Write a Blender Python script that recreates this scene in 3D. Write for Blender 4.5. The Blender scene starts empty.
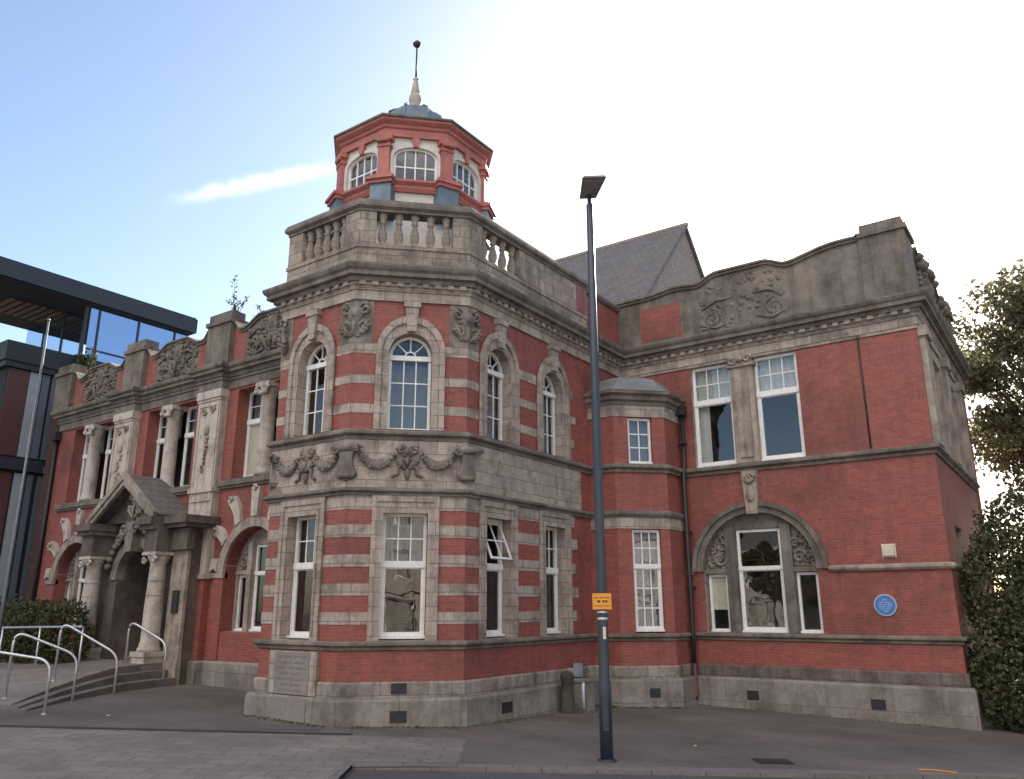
import bpy, math, random
from mathutils import Vector, Matrix
from mathutils.geometry import tessellate_polygon
random.seed(7)
C = bpy.context.scene.collection
S = bpy.context.scene
R = math.radians

# ------------------------------------------------------------------ camera
cam = bpy.data.cameras.new('camera')
camo = bpy.data.objects.new('camera', cam)
C.objects.link(camo)
cam.sensor_width = 36.0
cam.lens = 796.5 / 1024 * 36.0
cam.clip_end = 3000
rt = Vector((0.81562443, 0.57857604, -0.00256223))
up = Vector((0.15462072, -0.2136987, 0.96458556))
fw = Vector((-0.55753854, 0.78713572, 0.26375772))
m = Matrix((rt, up, -fw)).transposed().to_4x4()
m.translation = Vector((0, 0, 2.5))
camo.matrix_world = m
S.camera = camo

# ------------------------------------------------------------------ light
SUN_EL, SUN_AZ = 28.0, -13.2          # azimuth from +Y towards +X
w = bpy.data.worlds.new('World')
S.world = w
w.use_nodes = True
nt = w.node_tree
bg = nt.nodes['Background']
sky = nt.nodes.new('ShaderNodeTexSky')
sky.sky_type = 'NISHITA'
sky.sun_disc = False
sky.sun_elevation = R(SUN_EL)
sky.sun_rotation = R(SUN_AZ)
sky.air_density = 1.0
sky.dust_density = 1.0
sky.ozone_density = 1.2
# thin high cloud: mixed into the sky by direction
tc = nt.nodes.new('ShaderNodeTexCoord')
mp = nt.nodes.new('ShaderNodeMapping')
mp.inputs['Scale'].default_value = (1.6, 1.0, 4.0)
mp.inputs['Rotation'].default_value = (0.0, 0.0, 0.5)
nz = nt.nodes.new('ShaderNodeTexNoise')
nz.inputs['Scale'].default_value = 2.2
nz.inputs['Detail'].default_value = 7.0
nz.inputs['Roughness'].default_value = 0.55
nz.inputs['Distortion'].default_value = 0.6
rp = nt.nodes.new('ShaderNodeValToRGB')
rp.color_ramp.elements[0].position = 0.66
rp.color_ramp.elements[1].position = 0.91
mul = nt.nodes.new('ShaderNodeMath'); mul.operation = 'MULTIPLY'; mul.inputs[1].default_value = 0.85
mixc = nt.nodes.new('ShaderNodeMix'); mixc.data_type = 'RGBA'
mixc.inputs['B'].default_value = (19.5, 17.9, 16.3, 1)
nt.links.new(tc.outputs['Generated'], mp.inputs['Vector'])
nt.links.new(mp.outputs['Vector'], nz.inputs['Vector'])
# unseen cloud bank added behind the camera as warm fill for the facades
dp_ = nt.nodes.new('ShaderNodeVectorMath'); dp_.operation = 'DOT_PRODUCT'
dp_.inputs[1].default_value = (-math.sin(R(SUN_AZ)), -math.cos(R(SUN_AZ)), 0.0)
nt.links.new(tc.outputs['Generated'], dp_.inputs[0])
mr = nt.nodes.new('ShaderNodeMapRange'); mr.inputs['From Min'].default_value = -0.1; mr.inputs['From Max'].default_value = 0.6
mr.inputs['To Min'].default_value = 0.0; mr.inputs['To Max'].default_value = 1.0
nt.links.new(dp_.outputs['Value'], mr.inputs['Value'])
ad_ = nt.nodes.new('ShaderNodeMath'); ad_.operation = 'MULTIPLY_ADD'; ad_.inputs[1].default_value = 0.37
sp_ = nt.nodes.new('ShaderNodeSeparateXYZ'); nt.links.new(tc.outputs['Generated'], sp_.inputs[0])
me_ = nt.nodes.new('ShaderNodeMapRange'); me_.interpolation_type = 'SMOOTHSTEP'; me_.inputs['From Min'].default_value = 0.34; me_.inputs['From Max'].default_value = 0.56
me_.inputs['To Min'].default_value = -0.35; nt.links.new(sp_.outputs['Z'], me_.inputs['Value'])
mb_ = nt.nodes.new('ShaderNodeMath'); mb_.operation = 'MULTIPLY'; nt.links.new(mr.outputs[0], mb_.inputs[0]); nt.links.new(me_.outputs[0], mb_.inputs[1])
nt.links.new(mb_.outputs[0], ad_.inputs[0]); nt.links.new(nz.outputs['Fac'], ad_.inputs[2])
nt.links.new(ad_.outputs[0], rp.inputs['Fac'])
nt.links.new(rp.outputs['Color'], mul.inputs[0])
# one thin vapour trail left of the lantern
def dirv(px, py): return (rt * ((px - 512) / 796.5) - up * ((py - 389.5) / 796.5) + fw).normalized()
d0_, d1_ = dirv(192, 196), dirv(332, 168)
dm_, dn_ = (d0_ + d1_).normalized(), d0_.cross(d1_).normalized(); da_ = dn_.cross(dm_).normalized()
def wdot(v):
    n = nt.nodes.new('ShaderNodeVectorMath'); n.operation = 'DOT_PRODUCT'; n.inputs[1].default_value = tuple(v); nt.links.new(tc.outputs['Generated'], n.inputs[0]); return n.outputs['Value']
def wmath(op, a, b=None, c=None):
    n = nt.nodes.new('ShaderNodeMath'); n.operation = op
    for i, v in enumerate((a, b, c)):
        if v is None: continue
        if isinstance(v, (int, float)): n.inputs[i].default_value = v
        else: nt.links.new(v, n.inputs[i])
    return n.outputs[0]
nz2 = nt.nodes.new('ShaderNodeTexNoise'); nz2.inputs['Scale'].default_value = 45.0; nz2.inputs['Detail'].default_value = 5.0
nt.links.new(tc.outputs['Generated'], nz2.inputs['Vector'])
ac = wmath('DIVIDE', wmath('ADD', wdot(dn_), wmath('MULTIPLY', wmath('SUBTRACT', nz2.outputs['Fac'], 0.5), 0.014)), 0.0068)
al = wmath('DIVIDE', wdot(da_), 0.082)
g1 = wmath('POWER', 2.718, wmath('MULTIPLY', wmath('MULTIPLY', ac, ac), -1.0))
al2 = wmath('MULTIPLY', al, al)
g2 = wmath('POWER', 2.718, wmath('MULTIPLY', wmath('MULTIPLY', al2, al2), -1.0))
front_ = wmath('GREATER_THAN', wdot(dm_), 0.0)
trail = wmath('MULTIPLY', wmath('MULTIPLY', wmath('MULTIPLY', g1, g2), front_), wmath('MULTIPLY_ADD', nz2.outputs['Fac'], 0.42, -0.04))
nt.links.new(wmath('MAXIMUM', mul.outputs[0], trail), mixc.inputs['Factor'])
nt.links.new(sky.outputs['Color'], mixc.inputs['A'])
nt.links.new(mixc.outputs['Result'], bg.inputs['Color'])
bg.inputs['Strength'].default_value = 0.095

sl = bpy.data.lights.new('sun', 'SUN')
sl.energy = 5.0
sl.angle = R(0.53)
sl.color = (1.0, 0.93, 0.82)
so = bpy.data.objects.new('sun', sl)
C.objects.link(so)
sd = Vector((math.sin(R(SUN_AZ)) * math.cos(R(SUN_EL)), math.cos(R(SUN_AZ)) * math.cos(R(SUN_EL)), math.sin(R(SUN_EL))))
so.rotation_euler = sd.to_track_quat('Z', 'Y').to_euler()
so.location = sd * 100

S.view_settings.view_transform = 'Standard'
S.view_settings.look = 'None'
S.view_settings.gamma = 1.0
S.view_settings.exposure = 1.36
S.view_settings.use_curve_mapping = False
S.render.engine = 'CYCLES'
S.cycles.max_bounces = 8
S.cycles.transparent_max_bounces = 12

# ------------------------------------------------------------------ materials
def nodes_of(name):
    mt = bpy.data.materials.new(name)
    mt.use_nodes = True
    return mt, mt.node_tree, mt.node_tree.nodes['Principled BSDF']

def add_noise(t, vec, scale, detail=5.0, rough=0.6):
    n = t.nodes.new('ShaderNodeTexNoise')
    n.inputs['Scale'].default_value = scale
    n.inputs['Detail'].default_value = detail
    n.inputs['Roughness'].default_value = rough
    if vec: t.links.new(vec, n.inputs['Vector'])
    return n.outputs['Fac']

def ramp(t, fac, a, b, ca=(0, 0, 0, 1), cb=(1, 1, 1, 1)):
    n = t.nodes.new('ShaderNodeValToRGB')
    n.color_ramp.elements[0].position = a; n.color_ramp.elements[1].position = b
    n.color_ramp.elements[0].color = ca; n.color_ramp.elements[1].color = cb
    t.links.new(fac, n.inputs['Fac'])
    return n.outputs['Color']

def mix(t, fac, a, b, mode='MIX'):
    n = t.nodes.new('ShaderNodeMix'); n.data_type = 'RGBA'; n.blend_type = mode
    for k, v in (('Factor', fac), ('A', a), ('B', b)):
        if isinstance(v, (int, float)): n.inputs[k].default_value = v
        elif isinstance(v, tuple): n.inputs[k].default_value = v if len(v) == 4 else v + (1,)
        else: t.links.new(v, n.inputs[k])
    return n.outputs['Result']

def bump(t, bs, h, strength=0.4, dist=0.02):
    b = t.nodes.new('ShaderNodeBump')
    b.inputs['Strength'].default_value = strength
    b.inputs['Distance'].default_value = dist
    t.links.new(h, b.inputs['Height'])
    t.links.new(b.outputs['Normal'], bs.inputs['Normal'])

def uvvec(t, s=(1, 1, 1)):
    u = t.nodes.new('ShaderNodeUVMap'); u.uv_map = 'UVMap'
    mpn = t.nodes.new('ShaderNodeMapping'); mpn.inputs['Scale'].default_value = s
    t.links.new(u.outputs['UV'], mpn.inputs['Vector'])
    return mpn.outputs['Vector']

def objvec(t, s=(1, 1, 1)):
    u = t.nodes.new('ShaderNodeTexCoord')
    mpn = t.nodes.new('ShaderNodeMapping'); mpn.inputs['Scale'].default_value = s
    t.links.new(u.outputs['Object'], mpn.inputs['Vector'])
    return mpn.outputs['Vector']

def brickwork(name, c1, c2, mortar, bw, bh, joint, rough=0.75, stain=(0.1, 0.08, 0.07), stain_amt=0.5, stain_scale=0.7, bstr=0.5, lo=0.52, hi=0.75, streak=0.0, streak_col=(0.05, 0.045, 0.04), bias=0.0):
    mt, t, bs = nodes_of(name)
    uv = uvvec(t)
    b = t.nodes.new('ShaderNodeTexBrick')
    b.inputs['Scale'].default_value = 1.0
    b.inputs['Brick Width'].default_value = bw
    b.inputs['Row Height'].default_value = bh
    b.inputs['Mortar Size'].default_value = joint
    b.inputs['Mortar Smooth'].default_value = 0.3
    b.inputs['Bias'].default_value = bias
    b.inputs['Color1'].default_value = c1 + (1,)
    b.inputs['Color2'].default_value = c2 + (1,)
    b.inputs['Mortar'].default_value = mortar + (1,)
    t.links.new(uv, b.inputs['Vector'])
    ov = objvec(t)
    f = ramp(t, add_noise(t, ov, stain_scale, 7, 0.65), lo, hi)
    mm = t.nodes.new('ShaderNodeMath'); mm.operation = 'MULTIPLY'; mm.inputs[1].default_value = stain_amt
    t.links.new(f, mm.inputs[0])
    col = mix(t, mm.outputs[0], b.outputs['Color'], stain)
    fine = ramp(t, add_noise(t, ov, 9.0, 4, 0.7), 0.25, 0.8, (0.76, 0.76, 0.76, 1), (1.2, 1.2, 1.2, 1))
    col = mix(t, 1.0, col, fine, 'MULTIPLY')
    if streak > 0:
        sv = objvec(t, (3.0, 3.0, 0.35))
        sf = ramp(t, add_noise(t, sv, 1.3, 6, 0.6), 0.5, 0.72)
        m2 = t.nodes.new('ShaderNodeMath'); m2.operation = 'MULTIPLY'; m2.inputs[1].default_value = streak
        t.links.new(sf, m2.inputs[0])
        col = mix(t, m2.outputs[0], col, streak_col)
    t.links.new(col, bs.inputs['Base Color'])
    bs.inputs['Roughness'].default_value = rough
    inv = t.nodes.new('ShaderNodeMath'); inv.operation = 'SUBTRACT'; inv.inputs[0].default_value = 1.0
    t.links.new(b.outputs['Fac'], inv.inputs[1])
    ad = t.nodes.new('ShaderNodeMath'); ad.operation = 'MULTIPLY_ADD'; ad.inputs[1].default_value = 0.35
    t.links.new(add_noise(t, ov, 22.0, 3, 0.6), ad.inputs[0]); t.links.new(inv.outputs[0], ad.inputs[2])
    bump(t, bs, ad.outputs[0], bstr, 0.012)
    return mt

def stained(name, col, col2, rough=0.8, scale=1.5, lo=0.4, hi=0.7, bstr=0.3, bscale=18.0, metal=0.0, streak=0.0, streak_col=(0.04, 0.035, 0.03)):
    mt, t, bs = nodes_of(name)
    ov = objvec(t)
    f = ramp(t, add_noise(t, ov, scale, 7, 0.65), lo, hi)
    c = mix(t, f, col, col2)
    fine = ramp(t, add_noise(t, ov, 14.0, 4, 0.7), 0.25, 0.8, (0.82, 0.82, 0.82, 1), (1.15, 1.15, 1.15, 1))
    c = mix(t, 1.0, c, fine, 'MULTIPLY')
    if streak > 0:
        sv = objvec(t, (4.0, 4.0, 0.4))
        sf = ramp(t, add_noise(t, sv, 1.1, 6, 0.6), 0.48, 0.7)
        m2 = t.nodes.new('ShaderNodeMath'); m2.operation = 'MULTIPLY'; m2.inputs[1].default_value = streak
        t.links.new(sf, m2.inputs[0])
        c = mix(t, m2.outputs[0], c, streak_col)
    t.links.new(c, bs.inputs['Base Color'])
    bs.inputs['Roughness'].default_value = rough
    bs.inputs['Metallic'].default_value = metal
    if bstr > 0: bump(t, bs, add_noise(t, ov, bscale, 5, 0.6), bstr, 0.02)
    return mt

def glassy(name, tint=(0.94, 0.96, 0.95), refl=1.0, rough=0.004, gcol=(0.92, 0.95, 1.0)):
    mt, t, bs = nodes_of(name)
    t.nodes.remove(bs)
    out = t.nodes['Material Output']
    tr = t.nodes.new('ShaderNodeBsdfTransparent'); tr.inputs['Color'].default_value = tint + (1,)
    gl = t.nodes.new('ShaderNodeBsdfGlossy'); gl.inputs['Roughness'].default_value = rough
    gl.inputs['Color'].default_value = gcol + (1,)
    nb = t.nodes.new('ShaderNodeBump'); nb.inputs['Strength'].default_value = 0.04; nb.inputs['Distance'].default_value = 0.05
    t.links.new(add_noise(t, objvec(t), 1.7, 2, 0.5), nb.inputs['Height'])
    t.links.new(nb.outputs['Normal'], gl.inputs['Normal'])
    fr = t.nodes.new('ShaderNodeFresnel'); fr.inputs['IOR'].default_value = 1.55
    k = t.nodes.new('ShaderNodeMath'); k.operation = 'MULTIPLY_ADD'; k.inputs[1].default_value = 1.3 * refl; k.inputs[2].default_value = 0.02 * refl
    k.use_clamp = True
    t.links.new(fr.outputs[0], k.inputs[0])
    mx = t.nodes.new('ShaderNodeMixShader')
    ge = t.nodes.new('ShaderNodeNewGeometry'); nb_ = t.nodes.new('ShaderNodeMath'); nb_.operation = 'SUBTRACT'; nb_.inputs[0].default_value = 1.0
    t.links.new(ge.outputs['Backfacing'], nb_.inputs[1])     # one reflecting face per pane
    kk = t.nodes.new('ShaderNodeMath'); kk.operation = 'MULTIPLY'; t.links.new(k.outputs[0], kk.inputs[0]); t.links.new(nb_.outputs[0], kk.inputs[1])
    t.links.new(kk.outputs[0], mx.inputs['Fac']); t.links.new(tr.outputs[0], mx.inputs[1]); t.links.new(gl.outputs[0], mx.inputs[2])
    t.links.new(mx.outputs[0], out.inputs['Surface'])
    return mt

M = {}
M['brick'] = brickwork('red_brick', (0.335, 0.082, 0.060), (0.25, 0.060, 0.047), (0.24, 0.115, 0.092), 0.235, 0.078, 0.008, 0.65, (0.13, 0.042, 0.033), 0.8, 0.42, 0.5, 0.5, 0.70, 0.35, (0.105, 0.038, 0.031))
M['brick_dark'] = brickwork('dark_brick', (0.105, 0.045, 0.034), (0.07, 0.030, 0.024), (0.03, 0.022, 0.02), 0.24, 0.15, 0.02, 0.75, (0.05, 0.03, 0.025), 0.6)
M['stone'] = brickwork('ashlar_stone', (0.445, 0.365, 0.302), (0.335, 0.274, 0.229), (0.145, 0.118, 0.10), 0.46, 0.315, 0.008, 0.85, (0.155, 0.122, 0.098), 0.85, 1.5, 0.5, 0.50, 0.68, 0.6, (0.12, 0.095, 0.077))
M['trim'] = stained('moulded_stone', (0.40, 0.325, 0.262), (0.175, 0.142, 0.117), 0.85, 1.6, 0.42, 0.66, 0.35, 16, 0, 0.6, (0.085, 0.069, 0.057))
M['dirty'] = stained('sooty_stone', (0.241, 0.198, 0.162), (0.095, 0.081, 0.069), 0.9, 1.3, 0.35, 0.68, 0.5, 12, 0, 0.6, (0.056, 0.050, 0.043))
M['pale'] = stained('pale_pilaster_stone', (0.52, 0.445, 0.375), (0.25, 0.212, 0.178), 0.85, 1.8, 0.48, 0.70, 0.3, 16, 0, 0.5, (0.12, 0.10, 0.087))
M['plinth'] = brickwork('plinth_stone', (0.285, 0.248, 0.222), (0.235, 0.205, 0.185), (0.12, 0.105, 0.095), 1.35, 0.62, 0.008, 0.85, (0.115, 0.095, 0.082), 0.85, 0.9, 0.4, 0.44, 0.66, 0.5, (0.085, 0.071, 0.062))
M['base'] = brickwork('stained_base_stone', (0.37, 0.318, 0.278), (0.24, 0.205, 0.178), (0.11, 0.092, 0.08), 0.52, 0.33, 0.008, 0.85, (0.105, 0.082, 0.068), 0.9, 1.3, 0.5, 0.45, 0.63, 0.6, (0.075, 0.06, 0.05))
M['sootbase'] = brickwork('soot_base_stone', (0.17, 0.13, 0.11), (0.105, 0.082, 0.072), (0.06, 0.05, 0.045), 0.52, 0.33, 0.008, 0.85, (0.06, 0.047, 0.04), 0.9, 1.6, 0.5, 0.45, 0.63, 0.4, (0.28, 0.24, 0.21))
M['parstone'] = brickwork('weathered_parapet_stone', (0.40, 0.325, 0.262), (0.285, 0.232, 0.19), (0.12, 0.098, 0.08), 0.46, 0.315, 0.008, 0.9, (0.12, 0.097, 0.08), 0.9, 1.0, 0.5, 0.46, 0.64, 0.65, (0.085, 0.069, 0.058))
M['carved'] = stained('soot_carved_stone', (0.294, 0.246, 0.204), (0.120, 0.102, 0.086), 0.9, 2.2, 0.35, 0.65, 0.5, 14, 0, 0.5, (0.066, 0.056, 0.048))
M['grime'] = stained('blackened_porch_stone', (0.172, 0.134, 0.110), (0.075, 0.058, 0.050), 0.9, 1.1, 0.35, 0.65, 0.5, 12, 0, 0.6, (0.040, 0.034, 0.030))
M['darkclad'] = stained('black_canopy', (0.014, 0.015, 0.018), (0.018, 0.019, 0.023), 0.5, 0.7, 0.4, 0.8, 0.03, 25)
M['white'] = stained('white_window_paint', (0.80, 0.78, 0.75), (0.66, 0.63, 0.59), 0.45, 3.0, 0.45, 0.8, 0.05, 20)
M['pinkred'] = stained('red_lantern_paint', (0.46, 0.145, 0.118), (0.31, 0.105, 0.09), 0.65, 2.0, 0.4, 0.68, 0.15, 20, 0, 0.35, (0.16, 0.07, 0.06))
M['offwhite'] = stained('cream_lantern_render', (0.650, 0.597, 0.546), (0.525, 0.470, 0.429), 0.75, 2.0, 0.4, 0.75, 0.1, 20)
M['lead'] = stained('weathered_lead', (0.17, 0.215, 0.26), (0.10, 0.13, 0.16), 0.55, 1.8, 0.4, 0.7, 0.2, 8, 0.3)
M['slate'] = brickwork('roof_slate', (0.165, 0.145, 0.135), (0.125, 0.112, 0.105), (0.06, 0.055, 0.05), 0.3, 0.22, 0.012, 0.75, (0.20, 0.165, 0.14), 0.4)  # sun glare over the gable roof is partly put into this paler tone
M['tilehung'] = brickwork('tile_hung_gable', (0.36, 0.285, 0.245), (0.29, 0.23, 0.20), (0.15, 0.12, 0.105), 0.25, 0.16, 0.012, 0.8, (0.30, 0.24, 0.21), 0.3)
M['leadgrey'] = stained('grey_lead', (0.235, 0.225, 0.22), (0.15, 0.145, 0.145), 0.6, 1.8, 0.4, 0.7, 0.2, 8, 0.1)
M['net'] = stained('pale_net_curtain', (0.50, 0.49, 0.47), (0.42, 0.41, 0.40), 0.9, 2.0, 0.4, 0.8, 0)
M['iron'] = stained('black_iron', (0.022, 0.021, 0.022), (0.045, 0.038, 0.034), 0.5, 3.0, 0.5, 0.8, 0.15, 20)
M['rust'] = stained('red_iron_pipe', (0.13, 0.032, 0.028), (0.07, 0.025, 0.022), 0.55, 3.0, 0.4, 0.75, 0.15, 20)
M['lamp'] = stained('navy_lamp_paint', (0.027, 0.037, 0.056), (0.040, 0.047, 0.060), 0.4, 2.0, 0.4, 0.8, 0.08, 25)  # navy lightened, partly to carry the sun veil on the upper pole
M['lamphead'] = stained('grey_lamp_head', (0.20, 0.19, 0.19), (0.16, 0.155, 0.155), 0.5, 3.0, 0.4, 0.8, 0.05, 20)
M['yellow'] = stained('yellow_sign', (0.75, 0.30, 0.03), (0.66, 0.27, 0.03), 0.45, 4.0, 0.4, 0.8, 0)
M['ink'] = stained('black_ink', (0.03, 0.025, 0.02), (0.04, 0.035, 0.03), 0.6, 4.0, 0.4, 0.8, 0)
M['steel'] = stained('galvanised_rail', (0.630, 0.630, 0.645), (0.450, 0.450, 0.465), 0.38, 5.0, 0.4, 0.8, 0.05, 25, 0.7)
M['pole'] = stained('grey_flagpole', (0.152, 0.160, 0.180), (0.120, 0.128, 0.144), 0.4, 3.0, 0.4, 0.8, 0.03, 25, 0.3)
M['clad'] = stained('dark_cladding', (0.028, 0.033, 0.045), (0.022, 0.026, 0.036), 0.45, 0.7, 0.4, 0.8, 0.03, 25)
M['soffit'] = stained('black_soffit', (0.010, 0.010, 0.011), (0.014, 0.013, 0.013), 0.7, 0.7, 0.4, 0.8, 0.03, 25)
M['timber'] = stained('timber_slats', (0.20, 0.13, 0.08), (0.13, 0.085, 0.055), 0.6, 2.0, 0.4, 0.8, 0.1, 25)
M['panelgrey'] = stained('grey_panel', (0.30, 0.31, 0.35), (0.26, 0.27, 0.31), 0.5, 0.7, 0.4, 0.8, 0)
M['panelblue'] = stained('blue_grey_panel', (0.10, 0.115, 0.15), (0.085, 0.10, 0.13), 0.5, 0.7, 0.4, 0.8, 0)
M['panelred'] = stained('terracotta_panel', (0.085, 0.03, 0.027), (0.07, 0.026, 0.023), 0.6, 0.7, 0.4, 0.8, 0)
M['blue'] = stained('blue_enamel', (0.045, 0.17, 0.45), (0.05, 0.19, 0.47), 0.35, 4.0, 0.4, 0.8, 0)
M['enamelwhite'] = stained('white_enamel', (0.5, 0.53, 0.58), (0.45, 0.48, 0.53), 0.4, 4.0, 0.4, 0.8, 0)
M['cream'] = stained('cream_plastic', (0.62, 0.55, 0.44), (0.55, 0.48, 0.39), 0.5, 4.0, 0.4, 0.8, 0)
M['blind'] = stained('cream_blind', (0.66, 0.58, 0.47), (0.60, 0.53, 0.43), 0.8, 2.0, 0.4, 0.8, 0)
M['curtain'] = stained('grey_net_curtain', (0.15, 0.155, 0.17), (0.11, 0.115, 0.13), 0.9, 2.0, 0.4, 0.8, 0)
M['room'] = stained('dim_room_plaster', (0.20, 0.18, 0.15), (0.16, 0.145, 0.12), 0.9, 1.0, 0.4, 0.8, 0)
M['door'] = stained('dark_oak_door', (0.035, 0.02, 0.016), (0.02, 0.012, 0.01), 0.5, 3.0, 0.4, 0.8, 0.2, 10)
M['inscr'] = stained('inscribed_stone', (0.24, 0.215, 0.20), (0.18, 0.16, 0.148), 0.8, 1.5, 0.4, 0.75, 0.2, 16)
M['incise'] = stained('incised_letters', (0.12, 0.105, 0.095), (0.14, 0.125, 0.11), 0.9, 4.0, 0.4, 0.8, 0)
M['moss'] = stained('mossy_stone', (0.085, 0.075, 0.06), (0.032, 0.034, 0.022), 0.95, 2.5, 0.35, 0.65, 0.6, 14)
M['glass'] = glassy('window_glass')
M['mglass'] = glassy('curtain_wall_glass', (0.14, 0.21, 0.32), 14.0, 0.004, (0.36, 0.47, 0.66))
M['cglass'] = glassy('clear_corner_glass', (0.62, 0.72, 0.82), 1.5)
M['asphalt'] = stained('asphalt', (0.084, 0.077, 0.074), (0.060, 0.055, 0.054), 0.9, 0.5, 0.35, 0.7, 0.5, 40)
M['apron'] = stained('worn_forecourt_asphalt', (0.114, 0.096, 0.091), (0.068, 0.057, 0.053), 0.9, 0.45, 0.35, 0.68, 0.5, 40)
M['paving'] = brickwork('block_paving', (0.195, 0.168, 0.155), (0.153, 0.132, 0.124), (0.094, 0.079, 0.074), 0.62, 0.42, 0.013, 0.85, (0.088, 0.077, 0.074), 0.75, 0.45, 0.35, 0.4, 0.7)
def spots(name, scale_, thr, col):
    t = M[name].node_tree; bs = t.nodes['Principled BSDF']; src = bs.inputs['Base Color'].links[0].from_socket
    v = t.nodes.new('ShaderNodeTexVoronoi'); v.inputs['Scale'].default_value = scale_; t.links.new(objvec(t), v.inputs['Vector'])
    f = ramp(t, v.outputs['Distance'], thr * 0.7, thr, (1, 1, 1, 1), (0, 0, 0, 1))
    g = ramp(t, add_noise(t, objvec(t), 0.9, 3, 0.5), 0.5, 0.62)
    mm = t.nodes.new('ShaderNodeMath'); mm.operation = 'MULTIPLY'; t.links.new(f, mm.inputs[0]); t.links.new(g, mm.inputs[1])
    t.links.new(mix(t, mm.outputs[0], src, col), bs.inputs['Base Color'])
    c2 = bs.inputs['Base Color'].links[0].from_socket
    big = ramp(t, add_noise(t, objvec(t, (0.5, 1.2, 1)), 0.35, 6, 0.7), 0.35, 0.7, (1.05, 1.03, 1.0, 1), (1.5, 1.46, 1.42, 1))
    t.links.new(mix(t, 1.0, c2, big, 'MULTIPLY'), bs.inputs['Base Color'])
spots('apron', 3.3, 0.10, (0.03, 0.028, 0.028)); spots('paving', 2.6, 0.09, (0.05, 0.045, 0.043))
M['asphalt_patch'] = stained('patched_asphalt', (0.085, 0.078, 0.076), (0.11, 0.10, 0.097), 0.9, 1.5, 0.4, 0.7, 0.5, 40)
M['drain'] = stained('dark_drain_strip', (0.026, 0.024, 0.026), (0.04, 0.036, 0.037), 0.8, 1.5, 0.4, 0.7, 0.4, 30)
M['kerb'] = brickwork('kerb_stone', (0.17, 0.155, 0.15), (0.145, 0.13, 0.125), (0.07, 0.065, 0.06), 0.9, 0.4, 0.012, 0.85)
M['step'] = stained('step_stone', (0.17, 0.15, 0.14), (0.10, 0.088, 0.08), 0.85, 1.2, 0.4, 0.7, 0.35, 20)
M['orange'] = stained('orange_road_paint', (0.80, 0.33, 0.03), (0.7, 0.28, 0.03), 0.7, 8.0, 0.4, 0.75, 0.1)
M['bark'] = stained('tree_bark', (0.075, 0.055, 0.042), (0.045, 0.034, 0.027), 0.95, 3.0, 0.4, 0.7, 0.7, 10)

def leafmat(name, c1, c2, trans=0.35):
    mt, t, bs = nodes_of(name)
    ov = objvec(t)
    c = mix(t, ramp(t, add_noise(t, ov, 1.6, 4, 0.6), 0.35, 0.7), c1, c2)
    g = t.nodes.new('ShaderNodeNewGeometry')
    rnd = ramp(t, g.outputs['Random Per Island'], 0.0, 1.0, (0.65, 0.65, 0.65, 1), (1.35, 1.35, 1.3, 1))
    c = mix(t, 1.0, c, rnd, 'MULTIPLY')
    t.links.new(c, bs.inputs['Base Color'])
    bs.inputs['Roughness'].default_value = 0.55
    td = t.nodes.new('ShaderNodeBsdfTranslucent'); t.links.new(c, td.inputs['Color'])
    mx = t.nodes.new('ShaderNodeMixShader'); mx.inputs['Fac'].default_value = trans
    t.links.new(bs.outputs[0], mx.inputs[1]); t.links.new(td.outputs[0], mx.inputs[2])
    t.links.new(mx.outputs[0], t.nodes['Material Output'].inputs['Surface'])
    return mt
M['leaf'] = leafmat('tree_leaves', (0.155, 0.146, 0.07), (0.12, 0.10, 0.055), 0.5)
M['ivy'] = leafmat('ivy_leaves', (0.082, 0.095, 0.043), (0.12, 0.12, 0.055), 0.35)
M['hedge'] = leafmat('hedge_leaves', (0.055, 0.062, 0.018), (0.075, 0.075, 0.024), 0.25)
M['weed'] = leafmat('weed_leaves', (0.065, 0.075, 0.03), (0.09, 0.09, 0.04), 0.3)

# ------------------------------------------------------------------ mesh helpers
class Frame:
    """wall frame: u along the wall, d outwards from its face, z up"""
    def __init__(s, ox, oy, dx, dy):
        l = math.hypot(dx, dy); s.o = (ox, oy); s.t = (dx / l, dy / l); s.n = (s.t[1], -s.t[0])
    def p(s, u, d, z):
        return (s.o[0] + u * s.t[0] + d * s.n[0], s.o[1] + u * s.t[1] + d * s.n[1], z)

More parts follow.
